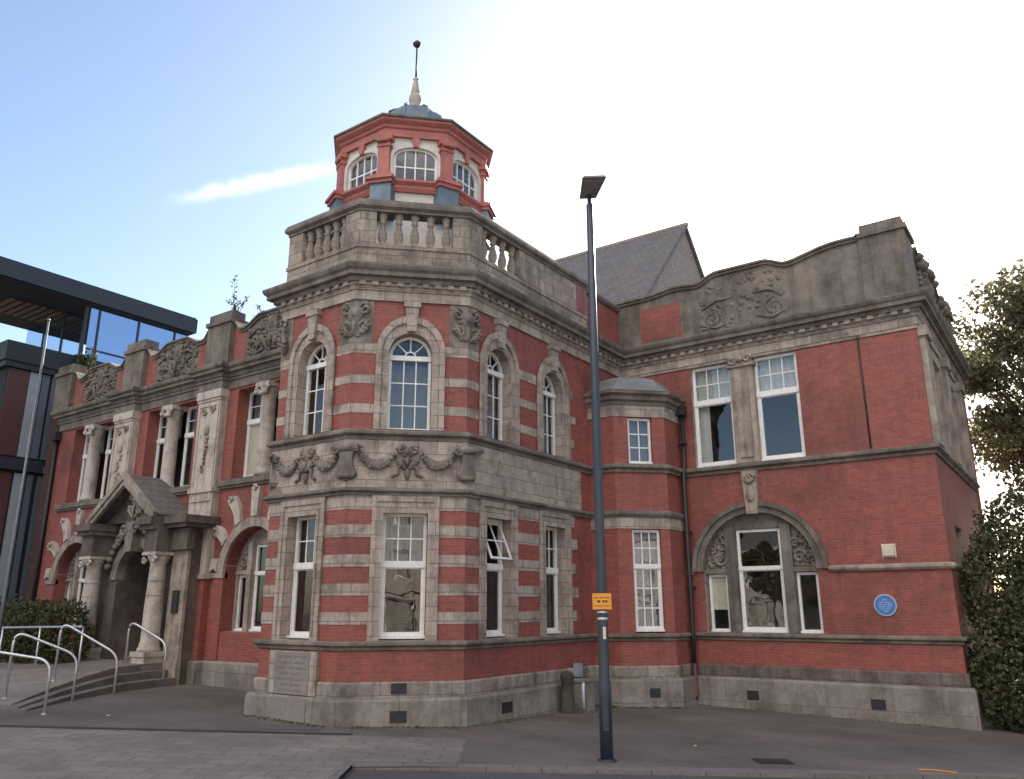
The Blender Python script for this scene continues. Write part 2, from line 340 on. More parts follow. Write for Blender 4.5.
class MB:
    def __init__(s): s.v = []; s.f = []; s.mi = []; s.sm = []
    def add(s, vs, fs, mi=0, sm=False):
        b = len(s.v); s.v += [tuple(x) for x in vs]
        for f in fs: s.f.append([b + i for i in f]); s.mi.append(mi); s.sm.append(sm)
        return s
    def hexa(s, p, mi=0):
        # p: 8 points, bottom ring then top ring (any handedness; normals fixed on build)
        return s.add(p, [(0, 1, 2, 3), (7, 6, 5, 4), (0, 4, 5, 1), (1, 5, 6, 2), (2, 6, 7, 3), (3, 7, 4, 0)], mi)
    def box(s, x0, x1, y0, y1, z0, z1, mi=0):
        return s.hexa([(x0, y0, z0), (x1, y0, z0), (x1, y1, z0), (x0, y1, z0), (x0, y0, z1), (x1, y0, z1), (x1, y1, z1), (x0, y1, z1)], mi)
    def fbox(s, fr, u0, u1, d0, d1, z0, z1, mi=0):
        P = fr.p
        return s.hexa([P(u0, d1, z0), P(u1, d1, z0), P(u1, d0, z0), P(u0, d0, z0), P(u0, d1, z1), P(u1, d1, z1), P(u1, d0, z1), P(u0, d0, z1)], mi)
    def panel(s, fr, outer, holes, d0, d1, mi=0, mi_hole=None):
        """flat polygon (u,z) with holes, extruded from depth d0 (back) to d1 (front)"""
        loops = [outer] + list(holes)
        tri = tessellate_polygon([[Vector((a, b, 0)) for a, b in L] for L in loops])
        flat = [q for L in loops for q in L]
        n = len(flat)
        vs = [fr.p(a, d1, b) for a, b in flat] + [fr.p(a, d0, b) for a, b in flat]
        fs = []
        for t in tri:
            a, b, c = t
            ar = (flat[b][0] - flat[a][0]) * (flat[c][1] - flat[a][1]) - (flat[c][0] - flat[a][0]) * (flat[b][1] - flat[a][1])
            if abs(ar) < 1e-9: continue
            if ar < 0: a, b, c = a, c, b
            fs.append((a, b, c)); fs.append((n + a, n + c, n + b))
        s.add(vs, fs, mi)
        k = 0
        base = len(s.v) - 2 * n
        for li, L in enumerate(loops):
            ar = sum(L[i][0] * L[(i + 1) % len(L)][1] - L[(i + 1) % len(L)][0] * L[i][1] for i in range(len(L)))
            ccw = ar > 0
            if li > 0: ccw = not ccw
            for i in range(len(L)):
                a = base + k + i; b = base + k + (i + 1) % len(L)
                q = [a, a + n, b + n, b] if ccw else [b, b + n, a + n, a]
                s.f.append(q); s.mi.append(mi if (li == 0 or mi_hole is None) else mi_hole); s.sm.append(False)
            k += len(L)
        return s
    def sweep(s, path, prof, mi=0, closed=False):
        """mouldings: prof = list of (d,z) round a closed section; path = plan points, outside to the right"""
        n = len(path); out = []
        for i in range(n):
            p = Vector(path[i])
            a = Vector(path[i - 1]) if (i > 0 or closed) else None
            c = Vector(path[(i + 1) % n]) if (i < n - 1 or closed) else None
            ns = []
            for q0, q1 in ((a, p), (p, c)):
                if q0 is None or q1 is None: continue
                d = (q1 - q0).normalized(); ns.append(Vector((d.y, -d.x)))
            mvec = ns[0] if len(ns) == 1 else (ns[0] + ns[1]) / max(0.25, 1 + ns[0].dot(ns[1]))
            out.append([(p.x + mvec.x * d, p.y + mvec.y * d, z) for d, z in prof])
        k = len(prof)
        vs = [q for ring in out for q in ring]; fs = []
        for i in range(n if closed else n - 1):
            j = (i + 1) % n
            for e in range(k):
                g = (e + 1) % k
                fs.append((i * k + e, j * k + e, j * k + g, i * k + g))
        if not closed:
            fs.append(tuple(range(k))); fs.append(tuple((n - 1) * k + e for e in reversed(range(k))))
        return s.add(vs, fs, mi)
    def lathe(s, cx, cy, prof, seg=16, mi=0, sm=True, rot=0.0, a0=0.0, a1=2 * math.pi):
        full = abs(a1 - a0 - 2 * math.pi) < 1e-6
        k = seg if full else seg + 1
        vs = []
        for r, z in prof:
            for i in range(k):
                a = rot + a0 + (a1 - a0) * i / seg
                vs.append((cx + r * math.cos(a), cy + r * math.sin(a), z))
        fs = []
        for j in range(len(prof) - 1):
            for i in range(seg if full else seg):
                i2 = (i + 1) % k
                fs.append((j * k + i, j * k + i2, (j + 1) * k + i2, (j + 1) * k + i))
        s.add(vs, fs, mi, sm)
        b = len(s.v) - len(vs)
        for j, rev in ((0, True), (len(prof) - 1, False)):
            if prof[j][0] > 1e-4:
                q = [b + j * k + i for i in range(k)]
                s.f.append(q[::-1] if rev else q); s.mi.append(mi); s.sm.append(False)
        return s
    def tube(s, pts, r, seg=8, mi=0, r_end=None):
        pts = [Vector(p) for p in pts]; n = len(pts); vs = []
        for i, p in enumerate(pts):
            d = (pts[min(i + 1, n - 1)] - pts[max(i - 1, 0)])
            d = d.normalized() if d.length > 1e-9 else Vector((0, 0, 1))
            a = Vector((0, 0, 1)) if abs(d.z) < 0.95 else Vector((1, 0, 0))
            e1 = d.cross(a).normalized(); e2 = d.cross(e1).normalized()
            rr = r if r_end is None else r + (r_end - r) * i / max(1, n - 1)
            for k in range(seg):
                t = 2 * math.pi * k / seg
                vs.append(p + e1 * rr * math.cos(t) + e2 * rr * math.sin(t))
        fs = []
        for i in range(n - 1):
            for k in range(seg):
                k2 = (k + 1) % seg
                fs.append((i * seg + k, i * seg + k2, (i + 1) * seg + k2, (i + 1) * seg + k))
        s.add(vs, fs, mi, True)
        b = len(s.v) - len(vs)
        s.f.append([b + k for k in reversed(range(seg))]); s.mi.append(mi); s.sm.append(False)
        s.f.append([b + (n - 1) * seg + k for k in range(seg)]); s.mi.append(mi); s.sm.append(False)
        return s
    def blob(s, c, rx, ry, rz, mi=0, seg=10, rings=6, fr=None):
        vs = []; fs = []
        for j in range(rings + 1):
            ph = math.pi * j / rings
            for i in range(seg):
                th = 2 * math.pi * i / seg
                u = rx * math.sin(ph) * math.cos(th); d = ry * math.sin(ph) * math.sin(th); z = rz * math.cos(ph)
                if fr: q = fr.p(c[0] + u, c[1] + d, c[2] + z)
                else: q = (c[0] + u, c[1] + d, c[2] + z)
                vs.append(q)
        for j in range(rings):
            for i in range(seg):
                i2 = (i + 1) % seg
                fs.append((j * seg + i, (j + 1) * seg + i, (j + 1) * seg + i2, j * seg + i2))
        return s.add(vs, fs, mi, True)

KIDS = {}
def build(name, mb, mats, parent=None, fixn=True, label=None):
    mats = [mats] if isinstance(mats, str) else mats
    off = Vector((0, 0, 0)); q = parent
    while q is not None: off += q.location; q = q.parent
    me = bpy.data.meshes.new(name)
    me.from_pydata([Vector(v) - off for v in mb.v], [], mb.f)
    for k in mats: me.materials.append(M[k])
    me.polygons.foreach_set('material_index', mb.mi)
    me.polygons.foreach_set('use_smooth', mb.sm)
    if fixn:
        import bmesh
        bm = bmesh.new(); bm.from_mesh(me)
        bmesh.ops.recalc_face_normals(bm, faces=bm.faces)
        bm.to_mesh(me); bm.free()
    uv = me.uv_layers.new(name='UVMap')
    vs = me.vertices
    for pl in me.polygons:
        nx, ny, nz_ = pl.normal
        h = math.hypot(nx, ny)
        for li in pl.loop_indices:
            co = vs[me.loops[li].vertex_index].co + off
            if h > 0.35: uv.data[li].uv = ((-ny * co.x + nx * co.y) / h, co.z)
            else: uv.data[li].uv = (co.x * 0.8156 + co.y * 0.5786, -co.x * 0.5786 + co.y * 0.8156)
    me.update()
    o = bpy.data.objects.new(name, me)
    C.objects.link(o)
    if parent: o.parent = parent
    if label: o['label'] = label
    return o

def tag(o, label, cat, group=None):
    o['label'] = label; o['category'] = cat
    if group: o['group'] = group
    return o
def thing(name, loc, label, cat, group=None):
    o = bpy.data.objects.new(name, None); C.objects.link(o); o.location = loc
    o.empty_display_size = 0.5
    return tag(o, label, cat, group)

def lat_depth(x, y): return x * 0.8156 + y * 0.5786, -x * 0.5786 + y * 0.8156
def from_ld(l, d): return l * 0.8156 - d * 0.5786, l * 0.5786 + d * 0.8156
def gz(x, y):
    l, d = lat_depth(x, y)
    return -0.025 * (max(-16, min(14, l)) + 1.0)

# ------------------------------------------------------------------ ground
def sheet(name, l0, l1, d0, d1, dz, mat, nl, thick=0.0, sh0=0.0, sh1=0.0):
    mb = MB(); ls = [l0 + (l1 - l0) * i / nl for i in range(nl + 1)]
    ls = sorted(set(ls + [q for q in (-16, 14) if l0 < q < l1]))
    vs = []; fs = []
    for l in ls:
        for d in (d0 + sh0 * l, d1 + sh1 * l):
            x, y = from_ld(l, d); vs.append((x, y, gz(x, y) + dz))
    for i in range(len(ls) - 1): fs.append((2 * i, 2 * i + 2, 2 * i + 3, 2 * i + 1))
    if thick:
        k = len(vs); vs += [(a, b, c - thick) for a, b, c in vs]
        for i in range(len(ls) - 1):
            fs.append((k + 2 * i, k + 2 * i + 1, k + 2 * i + 3, k + 2 * i + 2))
            fs.append((2 * i, k + 2 * i, k + 2 * i + 2, 2 * i + 2)); fs.append((2 * i + 1, 2 * i + 3, k + 2 * i + 3, k + 2 * i + 1))
    mb.add(vs, fs)
    o = build(name, mb, mat); o['kind'] = 'structure'
    return o
sheet('ground', -400, 400, -300, 500, -0.068, 'asphalt', 60)
KL = -2.6            # the footway widens to the left of this line
sheet('forecourt', -60, KL, 10.5, 60, 0.0, 'apron', 20, 0.12)
sheet('forecourt', KL + 0.001, 60, 14.45, 60, 0.0, 'apron', 20, 0.12, 0.03, 0.0)
sheet('pavement', -60, KL, 10.5, 17.0, 0.004, 'paving', 20)
sheet('pavement', KL + 0.001, -0.9, 14.46, 17.0, 0.004, 'paving', 4, 0, 0.03)
sheet('kerb', KL - 0.15, KL + 0.0015, 10.4, 14.40, 0.0055, 'kerb', 2, 0.14)
sheet('drain_strip', -40, -3.2, 17.02, 17.30, 0.004, 'drain', 20)
sheet('kerb', KL + 0.002, 60, 14.15, 14.445, 0.002, 'kerb', 20, 0.2, 0.03, 0.03)
mb = MB()
for k, (l, d, a, ln) in enumerate([(7.33, 14.74, -0.75, 0.40), (7.10, 14.86, -0.15, 0.28)]):
    cx, cy = from_ld(l, d)
    ux, uy = from_ld(math.cos(a), math.sin(a)); vx, vy = -uy, ux
    z = gz(cx, cy) + 0.008
    mb.add([(cx + ux * i * ln / 2 + vx * j * 0.05, cy + uy * i * ln / 2 + vy * j * 0.05, z) for i, j in ((-1, -1), (1, -1), (1, 1), (-1, 1))], [(0, 1, 2, 3)])
build('paint_mark', mb, 'orange')['kind'] = 'structure'

# ------------------------------------------------------------------ the library
LIB = thing('library_building', (-14.0, 17.0, 0.0), 'ornate red brick and stone corner library with octagonal tower, balustrade and lantern', 'building')
A = (-16.3275, 12.6862); B = (-13.6795, 12.6862); Cc = (-11.7165, 14.6492); D = (-11.7165, 19.95)
BYL = 20.53; BC0 = (-10.87, BYL); BC1 = (-9.75, BYL + 1.12)
RY = 22.7506; FX = -2.809; RYB = 31.6
LY = 15.865; LX0 = -34.62
fAB = Frame(0, 12.6862, 1, 0); fBC = Frame(B[0], B[1], 1, 1); fCD = Frame(-11.7165, 0, 0, 1)
fAR = Frame(-16.3275, 0, 0, -1)
fBL = Frame(0, BYL, 1, 0); fBD = Frame(BC0[0], BC0[1], 1, 1); fBR = Frame(-9.75, 0, 0, 1)
fR = Frame(0, RY, 1, 0); fS = Frame(FX, 0, 0, 1); fL = Frame(0, LY, 1, 0)
s2 = math.sqrt(2)
LBC = math.hypot(Cc[0] - B[0], Cc[1] - B[1]); LBD = 1.12 * s2

def rect(u0, u1, z0, z1): return [(u0, z0), (u1, z0), (u1, z1), (u0, z1)]
def arch(uc, hw, z0, zs, n=14, rise=None):
    rise = hw if rise is None else rise
    return [(uc - hw, z0), (uc + hw, z0)] + [(uc + hw * math.cos(math.pi * i / n), zs + rise * math.sin(math.pi * i / n)) for i in range(n + 1)]

TW = 0.42   # wall thickness
# window centres on the tower faces
WIN = {'AB': (fAB, [A[0] + 1.26]), 'BC': (fBC, [LBC / 2]), 'CD': (fCD, [14.6492 + 1.28, 14.6492 + 3.86])}
HW = 0.53
GZ0, GZ1 = 1.80, 4.62
FZ0, FZS = 6.56, 8.46
EXT = {'AB': (A[0], B[0]), 'BC': (0, LBC), 'CD': (Cc[1], BYL)}
mb = MB()
for k, (fr, cs) in WIN.items():
    u0, u1 = EXT[k]
    holes = []
    for c in cs:
        holes += [rect(c - HW, c + HW, GZ0, GZ1), arch(c, HW, FZ0, FZS)]
    mb.panel(fr, rect(u0, u1, -0.6, 10.4), holes, -TW, 0, 0, 1)
mb.panel(fAR, rect(-16.4, -A[1] - TW - 0.001, -0.6, 10.4), [], -TW, 0)
build('tower_wall', mb, ['brick', 'stone'], LIB)

# --- window maker
def bars_grid(mb, fr, u0, u1, z0, z1, nc, nr, d, wid=0.028, th=0.03):
    for i in range(1, nc):
        u = u0 + (u1 - u0) * i / nc; mb.fbox(fr, u - wid / 2, u + wid / 2, d - th, d, z0, z1)
    for j in range(1, nr):
        z = z0 + (z1 - z0) * j / nr; mb.fbox(fr, u0, u1, d - th + 0.003, d - 0.003, z - wid / 2, z + wid / 2)

def window(fr, u0, u1, z0, z1, d, ztr=None, top=(3, 2), bot=(1, 1), fw_=0.07, arch_s=None, blind=None, curtain=None, cmat='curtain', parent=None, tr_h=0.12, casement=False, label=None, wid=0.028):
    """white timber window; arch_s = springing height of a semicircular head"""
    parent = parent or LIB
    f = MB(); uc = (u0 + u1) / 2; hw = (u1 - u0) / 2
    if arch_s is None:
        f.panel(fr, rect(u0, u1, z0, z1), [rect(u0 + fw_, u1 - fw_, z0 + fw_ * 1.2, z1 - fw_)], d - 0.09, d)
        zt = z1 - fw_
    else:
        f.panel(fr, arch(uc, hw, z0, arch_s), [arch(uc, hw - fw_, z0 + fw_ * 1.2, arch_s)], d - 0.09, d)
        zt = arch_s
        rr = hw - fw_
        for a in (0.25, 0.5, 0.75):
            th = math.pi * a; c, s_ = math.cos(th), math.sin(th)
            r0, r1 = rr * 0.30, rr + 0.01
            q = [(uc + r0 * c - s_ * 0.015, arch_s + r0 * s_ + c * 0.015), (uc + r0 * c + s_ * 0.015, arch_s + r0 * s_ - c * 0.015), (uc + r1 * c + s_ * 0.015, arch_s + r1 * s_ - c * 0.015), (uc + r1 * c - s_ * 0.015, arch_s + r1 * s_ + c * 0.015)]
            f.panel(fr, q, [], d - 0.05, d - 0.015)
        ring_o = [(uc + rr * 0.33 * math.cos(math.pi * i / 8), arch_s + rr * 0.33 * math.sin(math.pi * i / 8)) for i in range(9)]
        ring_i = [(uc + rr * 0.25 * math.cos(math.pi * i / 8), arch_s + rr * 0.25 * math.sin(math.pi * i / 8)) for i in range(9)]
        f.panel(fr, ring_o + ring_i[::-1], [], d - 0.05, d - 0.012)
        f.fbox(fr, u0 - 0.0, u1 + 0.0, d - 0.085, d + 0.035, arch_s - 0.11, arch_s + 0.012)
        zt = arch_s - 0.11
    zb = z0 + fw_ * 1.2
    if ztr:
        f.fbox(fr, u0, u1, d - 0.085, d + 0.03, ztr - tr_h / 2, ztr + tr_h / 2)
        if not casement: bars_grid(f, fr, u0 + fw_, u1 - fw_, ztr + tr_h / 2, zt, top[0], top[1], d - 0.02, wid)
        bars_grid(f, fr, u0 + fw_, u1 - fw_, zb, ztr - tr_h / 2, bot[0], bot[1], d - 0.02, wid)
        # inner sash rims
        f.panel(fr, rect(u0 + fw_, u1 - fw_, zb, ztr - tr_h / 2), [rect(u0 + fw_ + 0.03, u1 - fw_ - 0.03, zb + 0.05, ztr - tr_h / 2 - 0.03)], d - 0.065, d - 0.016)
    else:
        bars_grid(f, fr, u0 + fw_, u1 - fw_, zb, zt, bot[0], bot[1], d - 0.02, wid)
    f.fbox(fr, u0 - 0.02, u1 + 0.02, d + 0.001, d + 0.06, z0 - 0.005, z0 + 0.055)
    wo = build('window', f, 'white', parent, label=label)
    g = MB()
    if arch_s is None:
        if casement:
            g.fbox(fr, u0 + fw_ * 0.7, u1 - fw_ * 0.7, d - 0.046, d - 0.04, zb - 0.02, ztr)
        else:
            g.fbox(fr, u0 + fw_ * 0.7, u1 - fw_ * 0.7, d - 0.046, d - 0.04, zb - 0.02, z1 - fw_ * 0.7)
    else: g.panel(fr, arch(uc, hw - fw_ * 0.7, zb - 0.02, arch_s), [], d - 0.046, d - 0.04)
    build('pane', g, 'glass', wo)
    if casement:     # the open top light, hinged on the near jamb
        k = MB(); zt_ = z1 - fw_ - 0.01; a = R(24)
        class Tilt:
            t = fr.t; n = fr.n
            def p(q, u, dd, z):
                h_ = zt_ - z
                return fr.p(u, d - 0.02 + dd * math.cos(a) + h_ * math.sin(a), zt_ - h_ * math.cos(a) + dd * math.sin(a))
        sub = Tilt(); ua, ub = u0 + fw_ + 0.005, u1 - fw_ - 0.005; zl = ztr + tr_h / 2 + 0.01
        k.panel(sub, rect(ua, ub, zl, zt_), [rect(ua + 0.05, ub - 0.05, zl + 0.05, zt_ - 0.05)], -0.04, 0)
        bars_grid(k, sub, ua + 0.05, ub - 0.05, zl + 0.05, zt_ - 0.05, 2, 2, -0.005)
        build('open_casement', k, 'white', wo)
    if blind:
        b = MB(); bu0, bu1, bz0, bz1 = blind
        b.fbox(fr, bu0, bu1, d - 0.085, d - 0.075, bz0, bz1)
        build('blind', b, 'blind', wo)
    if curtain:
        cb = MB()
        for (a0, a1, c0, c1) in curtain:
            n = max(4, int((a1 - a0) / 0.05)); vs = []; fs = []
            for i in range(n + 1):
                u = a0 + (a1 - a0) * i / n; dd = d - 0.2 + 0.02 * math.sin(i * 1.9) + 0.01 * math.sin(i * 0.7)
                vs += [fr.p(u, dd, c0), fr.p(u, dd, c1)]
            for i in range(n): fs.append((2 * i, 2 * i + 2, 2 * i + 3, 2 * i + 1))
            cb.add(vs, fs, 0, True)
        build('curtain', cb, cmat, wo, fixn=False)
    return wo

REC = -0.24
idx = 0
for k, (fr, cs) in WIN.items():
    for c in cs:
        gcur = {'AB': None, 'BC': None, 'CD': None}[k]
        window(fr, c - HW + 0.02, c + HW - 0.02, GZ0 + 0.03, GZ1, REC, 3.46, (3, 2), (1, 1), 0.075, tr_h=0.15, casement=(k == 'CD' and c == cs[0]),
               curtain=[(c - HW + 0.05, c + HW - 0.05, 3.5, GZ1)] if k == 'BC' else ([(c - HW + 0.08, c - HW + 0.3, GZ0, 3.4)] if idx % 2 else None),
               label='white sash window with its top light standing open' if (k == 'CD' and c == cs[0]) else None)
        window(fr, c - HW + 0.015, c + HW - 0.015, FZ0 + 0.01, 9.0, REC, 0, bot=(3, 3), fw_=0.07, arch_s=FZS,
               curtain=[(c - HW + 0.05, c + HW - 0.05, FZ0, 8.3)] if k in ('BC',) else [(c + 0.1, c + HW - 0.05, FZ0, 8.3)])
        idx += 1

# --- window surrounds on the tower
for k, (fr, cs) in WIN.items():
    for c in cs:
        s_ = MB()
        s_.panel(fr, rect(c - 0.75, c + 0.75, 1.785, 4.995), [rect(c - HW + 0.012, c + HW - 0.012, 1.80, GZ1 - 0.01)], -0.10, 0.035)
        s_.panel(fr, rect(c - 0.77, c + 0.77, 1.785, 4.997), [rect(c - 0.66, c + 0.66, 1.786, 4.86)], 0.036, 0.07)
        s_.panel(fr, rect(c - HW - 0.06, c + HW + 0.06, 1.79, 4.70), [rect(c - HW + 0.02, c + HW - 0.02, 1.80, GZ1 - 0.02)], 0.034, 0.052)
        build('window_surround', s_, 'stone', LIB)
        s_ = MB()
        s_.panel(fr, arch(c, 0.79, FZ0 - 0.005, FZS + 0.02, 20, 0.86), [arch(c, HW - 0.012, FZ0, FZS, 20)], -0.10, 0.045)
        s_.panel(fr, arch(c, 0.83, FZ0 - 0.004, FZS + 0.02, 20, 0.93), [arch(c, 0.69, FZ0 - 0.003, FZS + 0.02, 20, 0.76)], 0.046, 0.095)
        s_.panel(fr, [(c - 0.11, 9.0), (c + 0.11, 9.0), (c + 0.19, 9.79), (c - 0.19, 9.79)], [], 0.0, 0.15)
        s_.fbox(fr, c - 0.21, c + 0.21, 0.001, 0.19, 9.62, 9.785)
        build('arched_surround', s_, 'stone', LIB)

# --- banding between the surrounds
def bands(levels, halfw, name, mat, d1=0.012):
    aw, bw, c1, c2 = WIN['AB'][1][0], WIN['BC'][1][0], WIN['CD'][1][0], WIN['CD'][1][1]
    def onBC(u): return fBC.p(u, 0, 0)[:2]
    paths = [[(A[0], LY - 0.05), A, (aw - halfw, A[1])], [(aw + halfw, A[1]), B, onBC(bw - halfw)], [onBC(bw + halfw), Cc, (Cc[0], c1 - halfw)],
             [(Cc[0], c1 + halfw), (Cc[0], c2 - halfw)]]
    for i, (z0, z1) in enumerate(levels):
        q = c2 + halfw + (0.42 if i % 2 else 0.30)
        for p in paths + [[(Cc[0], c2 + halfw), (Cc[0], q)]]:
            mb = MB(); mb.sweep(p, [(-0.03, z0), (d1, z0), (d1, z1), (-0.03, z1)]); build(name, mb, mat, LIB)
bands([(2.14, 2.40), (2.76, 3.02), (3.39, 3.66), (4.05, 4.33), (4.67, 4.995)], 0.765, 'stone_band', 'stone')
bands([(6.95, 7.17), (7.67, 7.89), (8.42, 8.68)], 0.825, 'stone_band', 'stone')

# --- plinth, courses, strings running round tower, bay and right wing
RUN = [(A[0], LY + 0.1), A, B, Cc, (Cc[0], BYL), BC0, BC1, (BC1[0], RY), (FX, RY), (FX, RYB)]
RUNT = [(A[0], LY + 0.1), A, B, Cc, (Cc[0], BYL + 0.2)]
TOPRUN = [(A[0], LY + 0.1), A, B, Cc, (Cc[0], RY), (FX, RY), (FX, RYB)]
def course(run, prof, name, mat):
    mb = MB(); mb.sweep(run, prof); return build(name, mb, mat, LIB)
course(RUN, [(-0.05, -0.7), (0.17, -0.7), (0.17, 0.55), (0.12, 0.62), (-0.05, 0.62)], 'plinth', 'plinth')
course(RUN[:8], [(-0.05, 0.621), (0.06, 0.621), (0.06, 0.90), (0.03, 0.94), (-0.05, 0.94)], 'base_course', 'base')
course([(BC1[0] + 0.06, RY), (FX, RY), (FX, RYB)], [(-0.05, 0.621), (0.06, 0.621), (0.06, 0.90), (0.03, 0.94), (-0.05, 0.94)], 'base_course', 'sootbase')
course(RUN, [(-0.05, 1.56), (0.05, 1.60), (0.05, 1.66), (0.13, 1.70), (0.13, 1.75), (0.08, 1.784), (-0.05, 1.784)], 'sill_course', 'dirty')
course(RUNT, [(-0.05, 5.0), (0.08, 5.0), (0.08, 5.05), (0.15, 5.09), (0.15, 5.13), (0.06, 5.18), (-0.05, 5.18)], 'string_course', 'dirty')
course(RUNT[:-1] + [(Cc[0], D[1] - 0.02)], [(-0.05, 5.181), (0.045, 5.181), (0.045, 6.30), (-0.05, 6.30)], 'frieze', 'stone')
course(RUN, [(-0.05, 6.302), (0.06, 6.302), (0.06, 6.38), (0.16, 6.43), (0.16, 6.49), (0.08, 6.549), (-0.05, 6.549)], 'sill_course', 'dirty')
course(TOPRUN, [(-0.05, 9.79), (0.06, 9.79), (0.06, 10.02), (0.10, 10.04), (0.10, 10.12), (0.15, 10.16), (0.15, 10.22), (-0.05, 10.22)], 'architrave', 'stone')
course(TOPRUN, [(-0.1, 10.222), (0.22, 10.222), (0.24, 10.32), (0.36, 10.34), (0.36, 10.44), (0.42, 10.50), (0.45, 10.57), (0.45, 10.62), (-0.1, 10.66)], 'cornice', 'dirty')
# dentils under the cornice
mb = MB()
def along(p, q, step, fn):
    L = math.hypot(q[0] - p[0], q[1] - p[1]); n = int(L / step)
    fr = Frame(p[0], p[1], q[0] - p[0], q[1] - p[1])
    for i in range(n): fn(fr, (i + 0.5) * L / n)
for p, q in zip(TOPRUN[1:-1], TOPRUN[2:]):
    if p[0] < FX - 0.01: along(p, q, 0.30, lambda fr, u: build('dentil', MB().fbox(fr, u - 0.08, u + 0.08, 0.152, 0.215, 10.125, 10.2195), 'trim', LIB))

# --- carved work
def scroll(mb, fr, u, d, z, r, turns, r_t, sgn=1, mi=0, start=0.0):
    pts = []
    n = int(14 * turns)
    for i in range(n + 1):
        t = i / n; a = start + sgn * t * turns * 2 * math.pi; rr = r * (1 - 0.85 * t)
        pts.append(fr.p(u + rr * math.cos(a), d, z + rr * math.sin(a)))
    mb.tube(pts, r_t, 6, mi, r_t * 0.7)
def cartouche(mb, fr, u, z, w_, h, d=0.03):
    mb.blob((u, d, z + h * 0.18), w_ * 0.26, 0.11, h * 0.26, 0, 12, 8, fr)
    mb.blob((u, d + 0.06, z + h * 0.20), w_ * 0.15, 0.09, h * 0.16, 0, 10, 6, fr)
    for s_ in (-1, 1):
        scroll(mb, fr, u + s_ * w_ * 0.30, d + 0.04, z + h * 0.28, h * 0.17, 1.3, 0.045, s_, 0, math.pi / 2)
        scroll(mb, fr, u + s_ * w_ * 0.28, d + 0.04, z - h * 0.16, h * 0.15, 1.4, 0.045, -s_, 0, -math.pi / 2)
        mb.tube([fr.p(u + s_ * w_ * 0.05, d + 0.05, z - h * 0.42), fr.p(u + s_ * w_ * 0.22, d + 0.07, z - h * 0.30), fr.p(u + s_ * w_ * 0.42, d + 0.05, z - h * 0.02)], 0.04, 6)
        for q in range(5):
            mb.blob((u + s_ * w_ * (0.12 + 0.075 * q), d + 0.03, z - h * (0.38 - 0.05 * q) + random.uniform(-.03, .03)), 0.07, 0.07, 0.06, 0, 7, 4, fr)
            mb.blob((u + s_ * w_ * random.uniform(0.1, 0.46), d + 0.02, z + h * random.uniform(-0.4, 0.46)), 0.06, 0.06, 0.05, 0, 7, 4, fr)
    mb.tube([fr.p(u, d + 0.08, z - h * 0.05), fr.p(u, d + 0.10, z - h * 0.25), fr.p(u, d + 0.04, z - h * 0.48)], 0.06, 7, 0, 0.03)
def bisector(p, prev, nxt):
    a = (Vector(p) - Vector(prev)).normalized(); b = (Vector(nxt) - Vector(p)).normalized(); t = (a + b).normalized()
    return Frame(p[0], p[1], t.x, t.y)
fbB = bisector(B, A, Cc); fbC = bisector(Cc, B, D); fbA = bisector(A, (A[0], LY), B)
for fr, k in ((fbB, 1), (fbC, 1), (fbA, 1)):
    mb = MB()
    path = {id(fbB): [(B[0] - 0.46, B[1]), B, fBC.p(0.46, 0, 0)[:2]], id(fbC): [fBC.p(LBC - 0.46, 0, 0)[:2], Cc, (Cc[0], Cc[1] + 0.42)], id(fbA): [(A[0], A[1] + 0.42), A, (A[0] + 0.40, A[1])]}[id(fr)]
    mb.sweep(path, [(-0.03, 8.681), (0.02, 8.681), (0.02, 9.788), (-0.03, 9.788)])
    cartouche(mb, fr, 0, 9.26, 0.86, 1.0, -0.06 if fr is not fbA else -0.10)
    build('carved_panel', mb, 'carved', LIB)
# frieze: scrolled console at each tower corner, swags and ribbon between
for fr in (fbA, fbB, fbC):
    mb = MB()
    q = -0.10 if fr is fbA else -0.02
    n = 10; prof = []
    for i in range(n + 1):
        t = i / n; z = 6.12 - 0.80 * t
        wv = 0.25 - 0.10 * math.sin(min(1, t * 1.25) * math.pi) + (0.02 if t > 0.8 else 0) - (0.22 * max(0, (t - 0.86) / 0.14))
        prof.append((max(0.04, wv), z))
    outl = [(-a, z) for a, z in prof] + [(a, z) for a, z in prof[::-1]]
    mb.panel(fr, outl, [], q - 0.1, q + 0.12)
    mb.tube([fr.p(-0.30, q + 0.10, 6.10), fr.p(0.30, q + 0.10, 6.10)], 0.10, 10)
    mb.tube([fr.p(-0.16, q + 0.12, 5.42), fr.p(0.16, q + 0.12, 5.42)], 0.06, 8)
    for s_ in (-1, 1): scroll(mb, fr, s_ * 0.28, q + 0.14, 6.06, 0.12, 1.2, 0.035, s_)
    build('console', mb, 'carved', LIB)
def swag(mb, fr, u0, u1, z, sag):
    n = 11
    for i in range(n + 1):
        t = i / n; u = u0 + (u1 - u0) * t; zz = z - sag * (1 - (2 * t - 1) ** 2)
        th = 0.055 + 0.055 * math.sin(math.pi * t)
        mb.blob((u, 0.08, zz), th, th, th * 1.15, 0, 8, 5, fr)
        for q in range(3):
            mb.blob((u + random.uniform(-.06, .06), 0.10 + random.uniform(0, .05), zz + random.uniform(-.09, .07)), 0.045, 0.045, 0.045, 0, 6, 4, fr)
def ribbon(mb, fr, u, z):
    cartouche(mb, fr, u, z + 0.05, 0.52, 0.62, 0.05)
    for s_ in (-1, 1):
        mb.tube([fr.p(u + s_ * 0.05, 0.08, z - 0.12), fr.p(u + s_ * 0.22, 0.10, z - 0.2), fr.p(u + s_ * 0.2, 0.08, z - 0.34), fr.p(u + s_ * 0.36, 0.08, z - 0.42)], 0.035, 6)
    mb.blob((u, 0.07, z - 0.33), 0.07, 0.06, 0.16, 0, 8, 6, fr)
